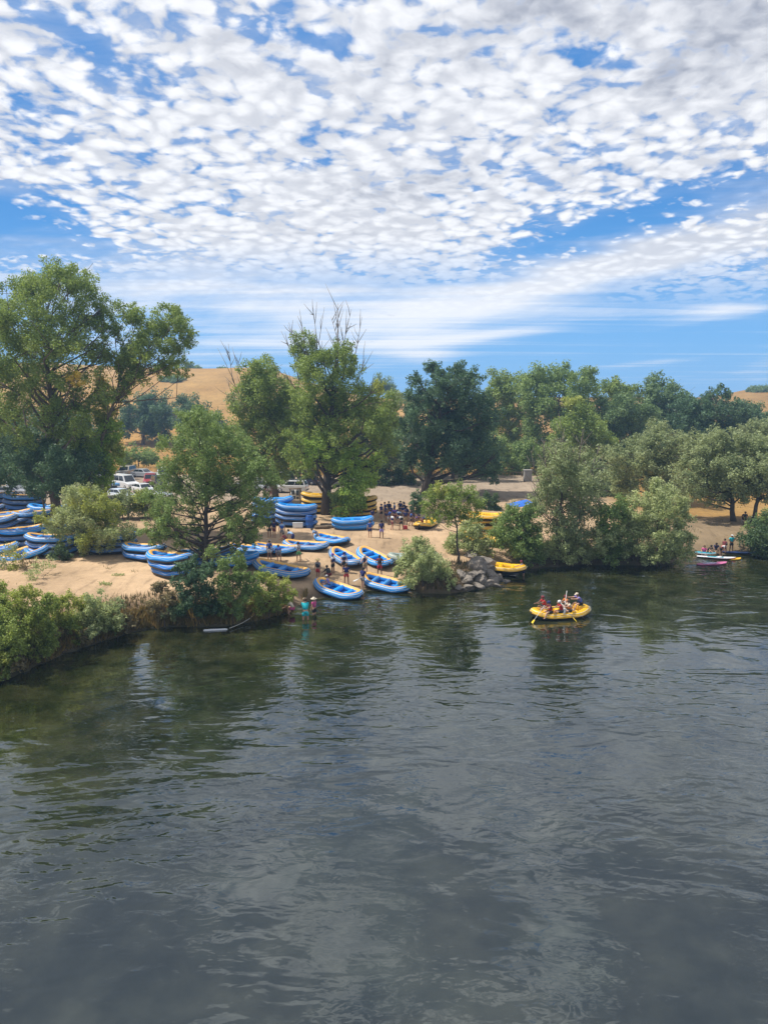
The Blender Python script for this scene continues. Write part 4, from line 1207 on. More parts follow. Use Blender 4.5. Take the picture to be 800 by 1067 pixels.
# pose: pelvis height, lean (deg), arms ((upper dir),(fore dir)) L/R, legs ((thigh),(shin)) L/R; x right, y forward, z up
POSES = {
    'stand': (.93, 2, ((-.25, .05, -1), (-.08, .25, -1)), ((.25, .05, -1), (.08, .25, -1)), ((-.06, .02, -1), (-.02, -.03, -1)), ((.06, .02, -1), (.02, -.03, -1))),
    'hips': (.93, 0, ((-.55, -.1, -1), (.75, .35, -.55)), ((.55, -.1, -1), (-.75, .35, -.55)), ((-.1, .03, -1), (-.05, -.03, -1)), ((.1, .03, -1), (.05, -.03, -1))),
    'raise': (.93, 0, ((-.5, .25, .9), (.1, .2, 1)), ((.3, .1, -1), (-.2, .8, -.2)), ((-.07, .02, -1), (-.02, -.03, -1)), ((.07, .02, -1), (.02, -.03, -1))),
    'walk': (.91, 6, ((-.2, -.4, -1), (-.05, .2, -1)), ((.2, .45, -1), (.0, .7, -.7)), ((-.05, .42, -1), (0, -.1, -1)), ((.05, -.22, -1), (.0, -.5, -1))),
    'bend': (.88, 62, ((-.12, .15, -1), (.05, .25, -1)), ((.12, .15, -1), (-.05, .3, -1)), ((-.08, .16, -1), (-.02, -.12, -1)), ((.08, .16, -1), (.02, -.12, -1))),
    'crouch': (.42, 38, ((-.25, .6, -.7), (.1, .8, -.4)), ((.25, .6, -.7), (-.1, .8, -.4)), ((-.2, .95, .18), (0, -.35, -1)), ((.2, .95, .18), (0, -.35, -1))),
    'sit': (.10, 10, ((-.3, .35, -1), (.1, .9, -.1)), ((.3, .35, -1), (-.1, .9, -.1)), ((-.18, 1, .12), (-.02, .35, -1)), ((.18, 1, .12), (.02, .35, -1))),
    'paddle': (.10, 16, ((-.35, .7, -.25), (.25, .9, -.15)), ((.35, .7, -.75), (.2, .9, -.3)), ((-.18, 1, .12), (-.02, .35, -1)), ((.18, 1, .12), (.02, .35, -1))),
    'row': (.10, 30, ((-.25, .9, -.15), (.05, 1, .1)), ((.25, .9, -.15), (-.05, 1, .1)), ((-.18, 1, .10), (-.02, .45, -1)), ((.18, 1, .10), (.02, .45, -1))),
    'reach': (.92, 22, ((-.15, .75, -.6), (.05, 1, -.2)), ((.15, .75, -.6), (-.05, 1, -.2)), ((-.1, .1, -1), (-.03, -.1, -1)), ((.1, .1, -1), (.03, -.1, -1))),
}
PM = {}


def person_meshes(pose):
    if pose in PM: return PM[pose]
    pz, lean, aL, aR, lL, lR = POSES[pose]
    l = math.radians(lean)
    t = np.array([0, math.sin(l), math.cos(l)]); fw = np.array([0, math.cos(l), -math.sin(l)])
    lh = math.radians(lean * .45)
    th = np.array([0, math.sin(lh), math.cos(lh)]); fh = np.array([0, math.cos(lh), -math.sin(lh)])
    P = np.array([0, 0, pz])
    chest = P + .36 * t; nb = P + .50 * t; nt_ = nb + .07 * th + .01 * fh; hc = nb + .17 * th + .02 * fh
    V = [P, P + .14 * t, chest, nb, nt_, hc - .045 * th + .015 * fh, hc + .02 * th, hc + .085 * th - .01 * fh]
    R = [(.155, .115), (.135, .10), (.165, .115), .075, .058, (.070, .078), (.082, .098), (.055, .07)]
    E = [(0, 1), (1, 2), (2, 3), (3, 4), (4, 5), (5, 6), (6, 7)]
    n0 = len(V); V += [hc - .005 * th + .115 * fh]; R += [.016]; E += [(6, n0)]          # nose
    for s in (-1, 1):                                                                    # ears
        n0 = len(V); V.append(hc + np.array([s * .098, 0, 0])); R.append((.012, .022)); E.append((6, n0))
    J = {}
    for s, (u, f) in ((-1, aL), (1, aR)):
        u, f = unit(u), unit(f)
        sh = P + .46 * t + np.array([s * .175, 0, 0]); el = sh + u * .29; wr = el + f * .25; pm = wr + f * .07
        n0 = len(V); V += [sh, el, wr, pm]; R += [.066, .048, .033, (.042, .024)]
        E += [(2, n0), (n0, n0 + 1), (n0 + 1, n0 + 2), (n0 + 2, n0 + 3)]
        side = unit(np.cross(f, [0, 1, .2]) + np.array([0, 1e-3, 0])); curl = unit(np.cross(side, f))
        for q, ln in enumerate((.068, .078, .073, .055)):
            o = side * (.027 - .018 * q)
            k0 = len(V); V += [pm + f * .03 + o, pm + f * (.03 + ln * .55) + o + curl * .012, pm + f * (.03 + ln * .85) + o + curl * .034]
            R += [.010, .009, .008]; E += [(n0 + 3, k0), (k0, k0 + 1), (k0 + 1, k0 + 2)]
        k0 = len(V); V += [pm - f * .02 + side * .045, pm + f * .02 + side * .06 + curl * .02]; R += [.012, .009]; E += [(n0 + 3, k0), (k0, k0 + 1)]
        J[('sh', s)] = sh; J[('el', s)] = el; J[('hand', s)] = pm + f * .05
    for s, (u, f) in ((-1, lL), (1, lR)):
        u, f = unit(u), unit(f)
        hp = P + np.array([s * .095, 0, -.05]); kn = hp + u * .43; an = kn + f * .40; to = an + np.array([s * .02, .15, -.045]) if f[2] < -.5 else an + np.array([0, .1, .1])
        n0 = len(V); V += [hp, kn, an, an + np.array([0, -.035, -.045]), to]; R += [.098, .066, .042, .036, (.042, .028)]
        E += [(0, n0), (n0, n0 + 1), (n0 + 1, n0 + 2), (n0 + 2, n0 + 3), (n0 + 2, n0 + 4)]
        J[('hip', s)] = hp; J[('knee', s)] = kn
    body = skin_mesh('body', V, E, R, [SK[0], EYE])
    bm = bmesh.new(); bm.from_mesh(body)
    for s in (-1, 1):
        g = bmesh.ops.create_icosphere(bm, subdivisions=1, radius=.013, matrix=Matrix.Translation(Vector(hc + .01 * th + .098 * fh + np.array([s * .034, 0, 0]))))
        for v in g['verts']:
            for f_ in v.link_faces: f_.material_index = 1
    g = bmesh.ops.create_icosphere(bm, subdivisions=1, radius=.016, matrix=Matrix.Translation(Vector(hc - .05 * th + .088 * fh)) @ Matrix.Diagonal((1.5, .5, .35, 1)))
    for v in g['verts']:
        for f_ in v.link_faces: f_.material_index = 1
    bm.to_mesh(body); bm.free()
    d = {'body': body}
    shl, shr = J[('sh', -1)], J[('sh', 1)]
    mid = lambda a, b, k_: a * (1 - k_) + b * k_
    d['shirt'] = skin_mesh('shirt', [P + .02 * t, P + .16 * t, chest, P + .47 * t, shl, mid(shl, J[('el', -1)], .62), shr, mid(shr, J[('el', 1)], .62)],
                           [(0, 1), (1, 2), (2, 3), (2, 4), (4, 5), (2, 6), (6, 7)], [(.172, .135), (.165, .13), (.186, .14), .085, .085, .074, .085, .074], [CL['navy']])
    d['life_vest'] = skin_mesh('life_vest', [P + .06 * t, P + .18 * t, P + .36 * t, P + .48 * t, P + .45 * t + np.array([-.11, 0, 0]), P + .45 * t + np.array([.11, 0, 0])],
                               [(0, 1), (1, 2), (2, 3), (2, 4), (2, 5)], [(.185, .155), (.20, .17), (.215, .18), .085, .09, .09], [CL['navy']])
    kl, kr = J[('knee', -1)], J[('knee', 1)]; hl, hr = J[('hip', -1)], J[('hip', 1)]
    d['shorts'] = skin_mesh('shorts', [P + .05 * t, P - .03 * t, hl, mid(hl, kl, .72), hr, mid(hr, kr, .72)], [(0, 1), (1, 2), (2, 3), (1, 4), (4, 5)],
                            [(.168, .13), (.172, .135), .122, .108, .122, .108], [CL['navy']])

    def head_cover(kind):
        mb = MB()
        prof = {'hair': [(.106, -.06), (.112, 0), (.105, .05), (.08, .095), (.03, .118), (.002, .12)],
                'cap': [(.112, .02), (.112, .05), (.10, .09), (.06, .122), (.002, .13)],
                'helmet': [(.125, -.02), (.13, .03), (.122, .08), (.09, .125), (.04, .147), (.002, .15)],
                'straw_hat': [(.235, .035), (.225, .045), (.115, .055), (.108, .12), (.08, .15), (.002, .155)]}[kind]
        mb.lathe(prof, (0, 0, 0), 16)
        if kind == 'cap':
            mb.add([(-.08, .07, .035), (.08, .07, .035), (.06, .19, .03), (-.06, .19, .03), (-.08, .07, .05), (.08, .07, .05), (.06, .19, .04), (-.06, .19, .04)],
                   [(0, 3, 2, 1), (4, 5, 6, 7), (0, 1, 5, 4), (1, 2, 6, 5), (2, 3, 7, 6), (3, 0, 4, 7)])
        Q = np.column_stack([np.array([1, 0, 0]), fh, th])
        off = hc + (.012 * th - .014 * fh if kind == 'hair' else 0)
        mb.v = [tuple(Q @ np.array(v) + off) for v in mb.v]
        me = mb.mesh(kind, [CL['hair_dark']])
        return me
    for k_ in ('hair', 'cap', 'helmet', 'straw_hat'): d[k_] = head_cover(k_)
    d['J'] = J
    PM[pose] = d
    return d


def person(px, py, face, pose, label, wear, group=None, skin=0, height_m=1.72, pos=None, dz=0.0):
    """wear: dict part -> cloth colour (shirt, life_vest, shorts, hair/cap/helmet/straw_hat); face: heading in degrees, 0 = away from camera, 180 = toward it"""
    d = person_meshes(pose)
    p = at(px, py) if pos is None else pos
    root = empty('person', (p[0], p[1], p[2] + dz), math.radians(face))
    s = height_m / 1.70
    root.scale = (s, s, s)
    tag(root, label, 'person', group)
    o = link_mesh('body', d['body'], root); recolour(o, SK[skin])
    if not any(h in wear for h in ('hair', 'helmet')): wear = dict(wear, hair='hair_brown')
    for k_, c_ in wear.items():
        q = link_mesh(k_, d[k_], root); recolour(q, CL[c_])
    return root


SH = 'people around the rafts on the beach'
person(331.5, 604, 150, 'stand', 'person in a straw hat and red shorts standing left of the nearest blue raft', dict(shirt='grey', life_vest='black', shorts='red', straw_hat='straw'), SH, 1)
person(347, 598, 60, 'hips', 'person in a purple helmet and dark vest among the rafts', dict(shirt='white', life_vest='navy', shorts='black', helmet='purple'), SH, 1)
person(343.5, 603.5, 40, 'crouch', 'person in dark clothes crouching at the bow of the nearest blue raft', dict(shirt='black', life_vest='black', shorts='maroon', hair='hair_dark'), SH, 2)
person(358.5, 596, 200, 'stand', 'person in a navy vest half hidden behind the one in red shorts', dict(shirt='lightblue', life_vest='navy', shorts='black', helmet='navy'), SH, 0)
person(361, 609, 10, 'hips', 'person in a navy vest and long red shorts seen from behind', dict(shirt='navy', life_vest='navy', shorts='red', hair='hair_brown'), SH, 1)
person(380.5, 597.5, 170, 'reach', 'person in a pale shirt and navy vest behind the right beach raft', dict(shirt='cream', life_vest='navy', shorts='khaki', cap='cream'), SH, 0)
person(378, 613, 340, 'walk', 'person in a navy vest walking between the two floating blue rafts', dict(shirt='navy', life_vest='navy', shorts='grey', hair='hair_dark'), SH, 0)
person(395.5, 599.5, 180, 'hips', 'person in red shorts and dark vest at the stern of the right raft', dict(shirt='maroon', life_vest='black', shorts='red', hair='hair_dark'), SH, 2)
person(342.5, 615, 100, 'sit', 'person in a white cap sitting inside the nearest blue raft', dict(shirt='violet', shorts='black', cap='white'), SH, 0, dz=.38)
person(294, 562, 10, 'stand', 'person in a bright blue vest and grey trousers standing by the dark blue stacks', dict(shirt='lightblue', life_vest='blue', shorts='grey', cap='cream'), SH, 0, 1.8)
person(286, 560, 150, 'stand', 'person in a navy vest and maroon shorts left of the bright blue vest', dict(shirt='navy', life_vest='navy', shorts='maroon', hair='hair_dark'), SH, 1)
person(281, 560, 200, 'stand', 'person in black beside the bank tree branches', dict(shirt='black', shorts='black', hair='hair_dark'), SH, 1)
person(299, 567, 70, 'crouch', 'person crouching in maroon between two blue rafts', dict(shirt='maroon', shorts='black', hair='hair_dark'), SH, 1)
person(305.5, 567, 60, 'bend', 'person in a light blue shirt bending over a raft', dict(shirt='lightblue', shorts='navy', hair='hair_dark'), SH, 1)
person(311.5, 585, 20, 'reach', 'person in a white shirt and green shorts holding a raft', dict(shirt='white', life_vest='grey', shorts='green', hair='hair_dark'), SH, 1)
person(281, 583, 350, 'stand', 'person in a bright blue top and pale cap at the raft side', dict(shirt='blue', shorts='white', cap='lightblue'), SH, 1)
person(291, 585, 15, 'bend', 'person in blue leaning over the raft beside the pale cap', dict(shirt='blue', life_vest='blue', shorts='grey', cap='blue'), SH, 0)
person(331, 565, 90, 'bend', 'person in a navy vest bending over a raft end below the big trunk', dict(shirt='lightblue', life_vest='navy', shorts='grey', hair='hair_dark'), SH, 0)
person(385.5, 560, 20, 'stand', 'person in a blue shirt and dark shorts at the end of the light blue pair', dict(shirt='blue', shorts='navy', hair='hair_brown'), SH, 0)
person(388, 546, 200, 'stand', 'person in navy standing behind the light blue pair', dict(shirt='navy', life_vest='navy', shorts='black', hair='hair_dark'), SH, 1)
person(380, 536, 160, 'stand', 'person in a maroon top beside the yellow stack', dict(shirt='maroon', shorts='black', hair='hair_dark'), SH, 1)
person(397.5, 561, 5, 'stand', 'person in a navy top and blue shorts walking in front of the crowd', dict(shirt='navy', life_vest='navy', shorts='violet', hair='hair_dark'), SH, 2, 1.8)
person(418, 552, 30, 'walk', 'person in black and white carrying a red bag before the crowd', dict(shirt='white', life_vest='black', shorts='black', hair='hair_dark'), SH, 2)
person(408.5, 552, 300, 'walk', 'person in a white top and dark shorts at the front of the crowd', dict(shirt='white', life_vest='navy', shorts='maroon', hair='hair_brown'), SH, 0)
CROWD = 'crowd in navy vests on the sandy clearing'
cr = random.Random(5)
for i, (px, py) in enumerate([(397, 541), (402, 543), (404.5, 547), (407, 542), (410.5, 545), (413, 541), (415.5, 546), (419.5, 542), (422.5, 547), (425.5, 543), (428, 548),
                              (430.5, 544), (433, 548), (405, 538), (411, 538), (417, 537.5), (423, 539), (429, 540), (401, 539), (439.5, 550)]):
    top = ['navy', 'navy', 'blue', 'navy', 'purple', 'navy', 'lightblue', 'navy'][i % 8]
    person(px, py, cr.uniform(0, 360), ['stand', 'hips', 'reach', 'walk', 'stand', 'bend', 'hips'][i % 7], 'person in a dark life vest standing in the crowd on the sand',
           dict(shirt=top, life_vest='navy', shorts=['black', 'navy', 'grey', 'khaki', 'maroon'][i % 5], **({'helmet': 'navy'} if i % 4 == 0 else {'hair': 'hair_dark'})), CROWD, i % 3, cr.uniform(1.6, 1.82))
holder = person(435, 546, 200, 'raise', 'person at the back of the crowd holding a paddle up', dict(shirt='navy', life_vest='navy', shorts='black', hair='hair_dark'), CROWD, 1)
# swimmers by the bank
p = at(318.5, 646); person(0, 0, 15, 'bend' if False else 'reach', 'person in a turquoise shirt wading at the left bank', dict(shirt='turquoise', shorts='turquoise', life_vest='turquoise', cap='cream'), None, 0, 1.95, pos=(p[0], p[1], 0), dz=-.40)
p = at(327.5, 640); person(0, 0, 60, 'stand', 'person in a pink shirt and sun hat wading beside the turquoise shirt', dict(shirt='pink', shorts='black', straw_hat='cream'), None, 0, 1.65, pos=(p[0], p[1], 0), dz=-.45)
p = at(306, 640); person(0, 0, 80, 'crouch', 'person in pale clothes crouching at the water edge left of the waders', dict(shirt='cream', shorts='pink', hair='hair_brown'), None, 0, 1.65, pos=(p[0], p[1], max(p[2], 0)), dz=.05)
p = at(545.5, 600); person(0, 0, 75, 'reach', 'person in a red vest standing in the water at the yellow raft bow', dict(shirt='grey', life_vest='red', shorts='navy', helmet='maroon'), None, 1, 1.75, pos=(p[0], p[1], 0), dz=-.35)
p = at(775, 545); person(0, 0, 170, 'sit', 'person in dark clothes sitting in a camp chair under the far right oak', dict(shirt='black', shorts='black', hair='hair_dark'), None, 1, pos=p, dz=.42)
chair_pos = p
PK = 'people walking by the parked cars'
for i, (px, py, a, b) in enumerate([(282, 519, 'white', 'pink'), (287.5, 519.5, 'pink', 'cream'), (277, 517, 'black', 'grey')]):
    person(px, py, 160 + 40 * i, 'stand', ['person in a white top by the dark blue stack and cars', 'person in pale pink standing left of the notice board', 'person in black at the edge of the parking area'][i],
           dict(shirt=a, shorts=b, hair='hair_brown'), PK, i % 2)

# the rowers
M_OAR = plain('paddle_shaft', (.55, .55, .53), .4, .05)
M_BLADE = plain('paddle_blade_yellow', (.75, .52, .02), .4, .05)
M_BLADEK = plain('paddle_blade_black', (.02, .02, .02), .5, .1)
M_BLADEW = plain('paddle_blade_white', (.7, .7, .68), .4, .05)


def paddle(a, b, label, blade=M_BLADE, double=False, name='paddle'):
    """a: grip end, b: blade tip (world)"""
    a = np.array(a, float); b = np.array(b, float)
    root = empty(name, a); tag(root, label, 'paddle', 'paddles and oars')
    d = b - a; L = np.linalg.norm(d); d /= L
    mb = MB(); mb.tube([(0, 0, 0), d * (L - .42)], .022, 8)
    mb.tube([np.cross(d, [0, 0, 1.0]) * -.06, np.cross(d, [0, 0, 1.0]) * .06], .02, 6); mb.build('shaft', M_OAR, root)
    s = unit(np.cross(d, [.2, .3, 1.0])); n = np.cross(d, s) * .012
    V = []
    for t, w_ in ((L - .50, .02), (L - .42, .085), (L - .2, .11), (L - .03, .095), (L, .05)):
        V += [d * t - s * w_ + n, d * t + s * w_ + n, d * t + s * w_ - n, d * t - s * w_ - n]
    F = []
    for i in range(4):
        o = 4 * i
        for q in range(4): F.append((o + q, o + (q + 1) % 4, o + 4 + (q + 1) % 4, o + 4 + q))
    F += [(3, 2, 1, 0), (16, 17, 18, 19)]
    mb = MB(); mb.add(V, F); mb.build('blade', blade, root)
    return root


def rl(x, y, z):                        # point in the moving raft's own frame
    a = ride.rotation_euler.z
    return np.array([ride.location.x + x * math.cos(a) - y * math.sin(a), ride.location.y + x * math.sin(a) + y * math.cos(a), ride.location.z + z])


RW = 'rowers in the yellow raft'
ry_ = math.degrees(ride.rotation_euler.z)
V_ = dict(life_vest='red', shorts='black')
for i, (x, y, f, h, sh_, lab) in enumerate([
        (-1.05, -.55, 95, 'navy', 'violet', 'rower in a dark helmet nearest the bow of the yellow raft'),
        (-.25, -.60, 80, 'white', 'black', 'rower in a white helmet and red vest in the middle of the raft'),
        (-.85, .62, 95, 'maroon', 'navy', 'rower on the far side of the raft behind the bow rower'),
        (.45, -.55, 90, None, 'cream', 'rower in an orange vest right of the white helmet'),
        (.85, .45, 95, 'maroon', 'orange', 'rower in a red helmet sitting in front of the guide')]):
    wear = dict(shirt=['maroon', 'red', 'red', 'cream', 'orange'][i], life_vest='red' if i != 3 else 'orange', shorts='black')
    if h: wear['helmet'] = h
    else: wear['hair'] = 'hair_brown'
    q = person(0, 0, ry_ + f, 'paddle', lab, wear, RW, i % 3, 1.68, pos=rl(x, y * 1.15, .60))
g = person(0, 0, ry_ + 92, 'row', 'guide in a blue vest and pale shirt seated high at the stern with oars', dict(shirt='violet', life_vest='blue', shorts='black', cap='cream'), RW, 0, 1.85, pos=rl(1.62, .0, .85))
paddle(rl(-1.5, -.5, 1.1), rl(-2.75, -1.05, -.02), 'yellow bladed paddle dipping left of the raft bow')
paddle(rl(-.1, -.2, 1.15), rl(.55, -1.55, .02), 'yellow bladed paddle dipping in front of the raft')
paddle(rl(.55, .15, 1.85), rl(-.2, -.9, .55), 'pale oar held upright by the guide', M_BLADEW)
paddle(rl(.2, -.15, 1.2), rl(1.35, -1.35, .05), 'dark bladed paddle near the raft stern', M_BLADEK)
# stern box the guide sits on
mb = MB(); mb.box((0, 0, .19), (.7, .9, .34)); fr = mb.build('guide_seat', M_YEL, None, bevel=.04); fr.location = rl(1.62, 0, .44); fr.rotation_euler.z = ride.rotation_euler.z
tag(fr, 'yellow padded box under the guide at the raft stern', 'seat')
p = at(415, 611)
paddle(at(378.5, 611) + np.array([.1, -.1, .9]), at(371, 614) + np.array([-.2, -.2, .7]), 'white paddle held out over the right blue raft', M_BLADEW)
hp = np.array(holder.location) + np.array([-.3, 0, 2.1])
paddle(hp, hp + np.array([-1.5, .2, .35]), 'black paddle held flat above the crowd', M_BLADEK)
hp2 = at(414, 542) + np.array([0, 0, 1.9]); paddle(hp2 + np.array([-.7, .1, 0]), hp2 + np.array([.8, -.1, .25]), 'dark paddle raised over the middle of the crowd', M_BLADEK)

# ------------------------------------------------------------------ vehicles
GLASS = plain('car_glass', (.02, .026, .03), .08, .1, 2, spec=.8)
TYRE = plain('tyre_rubber', (.018, .018, .018), .85, .2)
RIM = plain('wheel_rim', (.45, .45, .46), .35, .05, metal=.7)
LAMP = plain('headlamp_glass', (.7, .7, .68), .15, .05)
TAIL = plain('tail_lamp', (.45, .02, .02), .2, .1)
TRIM = plain('bumper_trim', (.04, .04, .042), .6, .1)
PAINT = {k: plain('paint_' + k, c, .28, .04, 2, coat=.6) for k, c in dict(white=(.74, .74, .74), blue=(.03, .08, .22), navy=(.015, .025, .075), black=(.02, .02, .022), silver=(.42, .44, .47),
                                                                           red=(.34, .025, .03), tan=(.30, .25, .19), pale=(.60, .66, .72)).items()}
# kind: length, width, hood height, roof height, ground clearance, (cabin bottom rear, bottom front, top rear, top front)
KINDS_ = {'van': (5.5, 2.0, 1.15, 2.15, .28, (-2.68, 1.75, -2.55, 1.05)), 'suv': (4.8, 1.92, 1.10, 1.80, .28, (-2.3, 1.1, -2.05, .45)),
          'pickup': (5.6, 1.95, 1.12, 1.85, .34, (-.75, 1.35, -.55, .75)), 'sedan': (4.6, 1.8, .92, 1.42, .22, (-1.75, 1.05, -1.15, .35))}


def vehicle(kind, px, py, yaw, paint, label, rack=False, stripe=None, name=None):
    L, Wd, hh, rh, gc, (cb0, cb1, ct0, ct1) = KINDS_[kind]
    p = at(px, py)
    root = empty(name or {'van': 'passenger_van', 'suv': 'suv', 'pickup': 'pickup_truck', 'sedan': 'parked_car'}[kind], p, math.radians(yaw))
    tag(root, label, {'van': 'van', 'suv': 'car', 'pickup': 'truck', 'sedan': 'car'}[kind], 'vehicles in the parking area')
    w2 = Wd / 2; r = .36
    prof = [(-L / 2, gc + .1), (-L / 2 + .05, gc), (L / 2 - .12, gc), (L / 2, gc + .15), (L / 2 - .02, hh * .72), (L / 2 - .14, hh * .86), (cb1, hh), (cb0, hh), (-L / 2 + .02, hh * .96)]
    n = len(prof)
    V = []
    for sy in (-1, -.94, .94, 1):
        for i, (x, z) in enumerate(prof):
            k = .96 if abs(sy) == 1 else 1
            V.append((x * k, sy * w2, (z - .6) * k + .6))
    F = []
    for s in range(3):
        for i in range(n): F.append((s * n + i, s * n + (i + 1) % n, (s + 1) * n + (i + 1) % n, (s + 1) * n + i))
    F += [tuple(range(n - 1, -1, -1)), tuple(3 * n + i for i in range(n))]
    mb = MB(); mb.add(V, F)
    wb, wt = w2 * .97, w2 * .80
    z0, z1 = hh - .03, rh
    corners = [(cb0, -wb, z0), (cb1, -wb, z0), (cb1, wb, z0), (cb0, wb, z0), (ct0, -wt, z1), (ct1, -wt, z1), (ct1, wt, z1), (ct0, wt, z1)]
    mb.add(corners, [(3, 2, 1, 0), (4, 5, 6, 7), (0, 1, 5, 4), (1, 2, 6, 5), (2, 3, 7, 6), (3, 0, 4, 7)])
    mb.build('body', PAINT[paint], root, smooth=False, bevel=.05)
    C_ = [np.array(c) for c in corners]

    def pane(a, b, c, d, u0, u1, v0, v1, name_='window'):
        P_ = lambda u, v: (a * (1 - u) + b * u) * (1 - v) + (d * (1 - u) + c * u) * v
        q = [P_(u0, v0), P_(u1, v0), P_(u1, v1), P_(u0, v1)]
        nn = unit(np.cross(q[1] - q[0], q[3] - q[0])) * .008
        m_ = MB(); m_.add([x + nn for x in q] + [x - nn * 2 for x in q], [(0, 1, 2, 3), (7, 6, 5, 4), (0, 4, 5, 1), (1, 5, 6, 2), (2, 6, 7, 3), (3, 7, 4, 0)])
        m_.build(name_, GLASS, root, smooth=False)
    ns = 3 if kind == 'van' else (1 if kind == 'pickup' else 2)
    for i in range(ns):
        u0, u1 = .04 + .92 * i / ns + .012, .04 + .92 * (i + 1) / ns - .012
        pane(C_[0], C_[1], C_[5], C_[4], u0, u1, .18, .9)
        pane(C_[2], C_[3], C_[7], C_[6], 1 - u1, 1 - u0, .18, .9)
    pane(C_[1], C_[2], C_[6], C_[5], .07, .93, .08, .92, 'windscreen')
    pane(C_[3], C_[0], C_[4], C_[7], .1, .9, .2, .88, 'rear_window')
    for x in (L * .31, -L * .29):
        for s in (-1, 1):
            m_ = MB(); m_.lathe([(.2, -.11), (r - .03, -.11), (r, -.08), (r, .08), (r - .03, .11), (.2, .11)], (0, 0, 0), 20, 'y')
            q = m_.build('wheel', TYRE, root); q.location = (x, s * (w2 - .10), r)
            m_ = MB(); m_.lathe([(.02, s * .125), (.12, s * .12), (.21, s * .114), (.215, s * .09)], (0, 0, 0), 16, 'y'); m_.build('rim', RIM, q)
    for s in (-1, 1):
        m_ = MB(); m_.box((L / 2 - .045, s * (w2 - .27), hh * .68), (.06, .34, .16)); m_.build('headlight', LAMP, root, bevel=.02)
        m_ = MB(); m_.box((-L / 2 + .01, s * (w2 - .16), hh * .80), (.05, .16, .28)); m_.build('tail_light', TAIL, root, bevel=.015)
    m_ = MB(); m_.box((L / 2 - .02, 0, gc + .16), (.12, Wd * .94, .2)); m_.build('bumper', TRIM, root, bevel=.03)
    m_ = MB(); m_.box((-L / 2 + .02, 0, gc + .16), (.12, Wd * .94, .2)); m_.build('bumper', TRIM, root, bevel=.03)
    m_ = MB(); m_.box((L / 2 - .03, 0, hh * .62), (.05, Wd * .42, .18)); m_.build('grille', TRIM, root)
    if kind == 'pickup':
        m_ = MB(); m_.box((-1.75, 0, hh + .004), (1.85, Wd * .82, .012)); m_.build('cargo_bed', TRIM, root)
    if rack:
        m_ = MB()
        for s in (-1, 1): m_.tube([(ct0 + .1, s * wt * .85, rh + .12), (ct1 - .1, s * wt * .85, rh + .12)], .025, 6)
        for x in np.linspace(ct0 + .2, ct1 - .2, 4): m_.tube([(x, -wt * .85, rh), (x, -wt * .85, rh + .13), (x, wt * .85, rh + .13), (x, wt * .85, rh)], .02, 6)
        m_.build('roof_rack', TRIM, root)
    if stripe:
        for s in (-1, 1):
            m_ = MB(); m_.box((-.9, s * (w2 + .004), hh * .62), (2.6, .012, hh * .42)); m_.build('side_panel', stripe, root)
    return root


M_PANEL = plain('van_side_blue', (.10, .28, .55), .35, .25, 1.5, coat=.4)
vehicle('van', 130, 509, -38, 'white', 'white passenger van with a pale blue side panel in the parking area', stripe=M_PANEL)
vehicle('suv', 113, 504.5, -62, 'navy', 'dark blue suv parked left of the white passenger van')
vehicle('pickup', 101, 508, 28, 'white', 'white pickup at the left end of the row, next to the dark blue suv')
vehicle('suv', 132, 496, -95, 'tan', 'brown suv facing the river in the back row of the parking area')
vehicle('sedan', 150, 497, -25, 'silver', 'silver car in the back row behind the white passenger van')
vehicle('suv', 157, 505.5, -75, 'red', 'red suv right of the white passenger van')
vehicle('van', 170, 500, -70, 'white', 'white van partly behind the bank tree crown')
vehicle('sedan', 150, 514, -48, 'white', 'white car parked just in front of the red suv')
vehicle('sedan', 162, 520, -15, 'pale', 'pale car behind the yellow green shrub')
vehicle('sedan', 104, 522, 12, 'white', 'white car behind the pale olive shrub near the rafts')
vehicle('sedan', 228, 513, 20, 'navy', 'dark blue car seen through the bank tree crown')
vehicle('suv', 304, 513, 172, 'white', 'white suv with a roof rack right of the bank tree', rack=True)
vehicle('sedan', 276, 511, 160, 'pale', 'pale car left of the white suv with a roof rack')
vehicle('van', 30, 514, 10, 'white', 'white van deep in the shade under the left cottonwoods')
vehicle('sedan', 12, 517, 15, 'silver', 'silver car at the left edge behind the blue rafts')
vehicle('sedan', 126, 520, -30, 'pale', 'pale car in front of the white passenger van, half hidden by shrubs')
vehicle('sedan', 95, 499, -20, 'silver', 'silver car in the back row beside the left cottonwood')
vehicle('suv', 167, 508, -60, 'black', 'black suv partly behind the bank tree, right of the red suv')
vehicle('sedan', 262, 507, 165, 'white', 'white car behind the right edge of the bank tree crown')
vehicle('suv', 289, 503, 175, 'silver', 'silver suv in the row behind the white suv with a roof rack')
vehicle('sedan', 318, 505, 170, 'navy', 'dark car behind the notice board and the yellow stack')
# small flat trailer
p = at(112, 513); tr = empty('utility_trailer', p, math.radians(-10)); tag(tr, 'small dark flat trailer in front of the dark blue suv', 'trailer')
m_ = MB(); m_.box((0, 0, .55), (2.4, 1.5, .10)); m_.box((0, -.74, .75), (2.4, .05, .32)); m_.box((0, .74, .75), (2.4, .05, .32)); m_.build('bed', TRIM, tr, bevel=.01)
m_ = MB(); m_.tube([(1.2, 0, .52), (2.3, 0, .48)], .04, 6); m_.build('hitch_bar', TRIM, tr)
for s in (-1, 1):
    m_ = MB(); m_.lathe([(.12, -.09), (.28, -.09), (.3, 0), (.28, .09), (.12, .09)], (0, 0, 0), 16, 'y'); q = m_.build('wheel', TYRE, tr); q.location = (-.2, s * .86, .3)

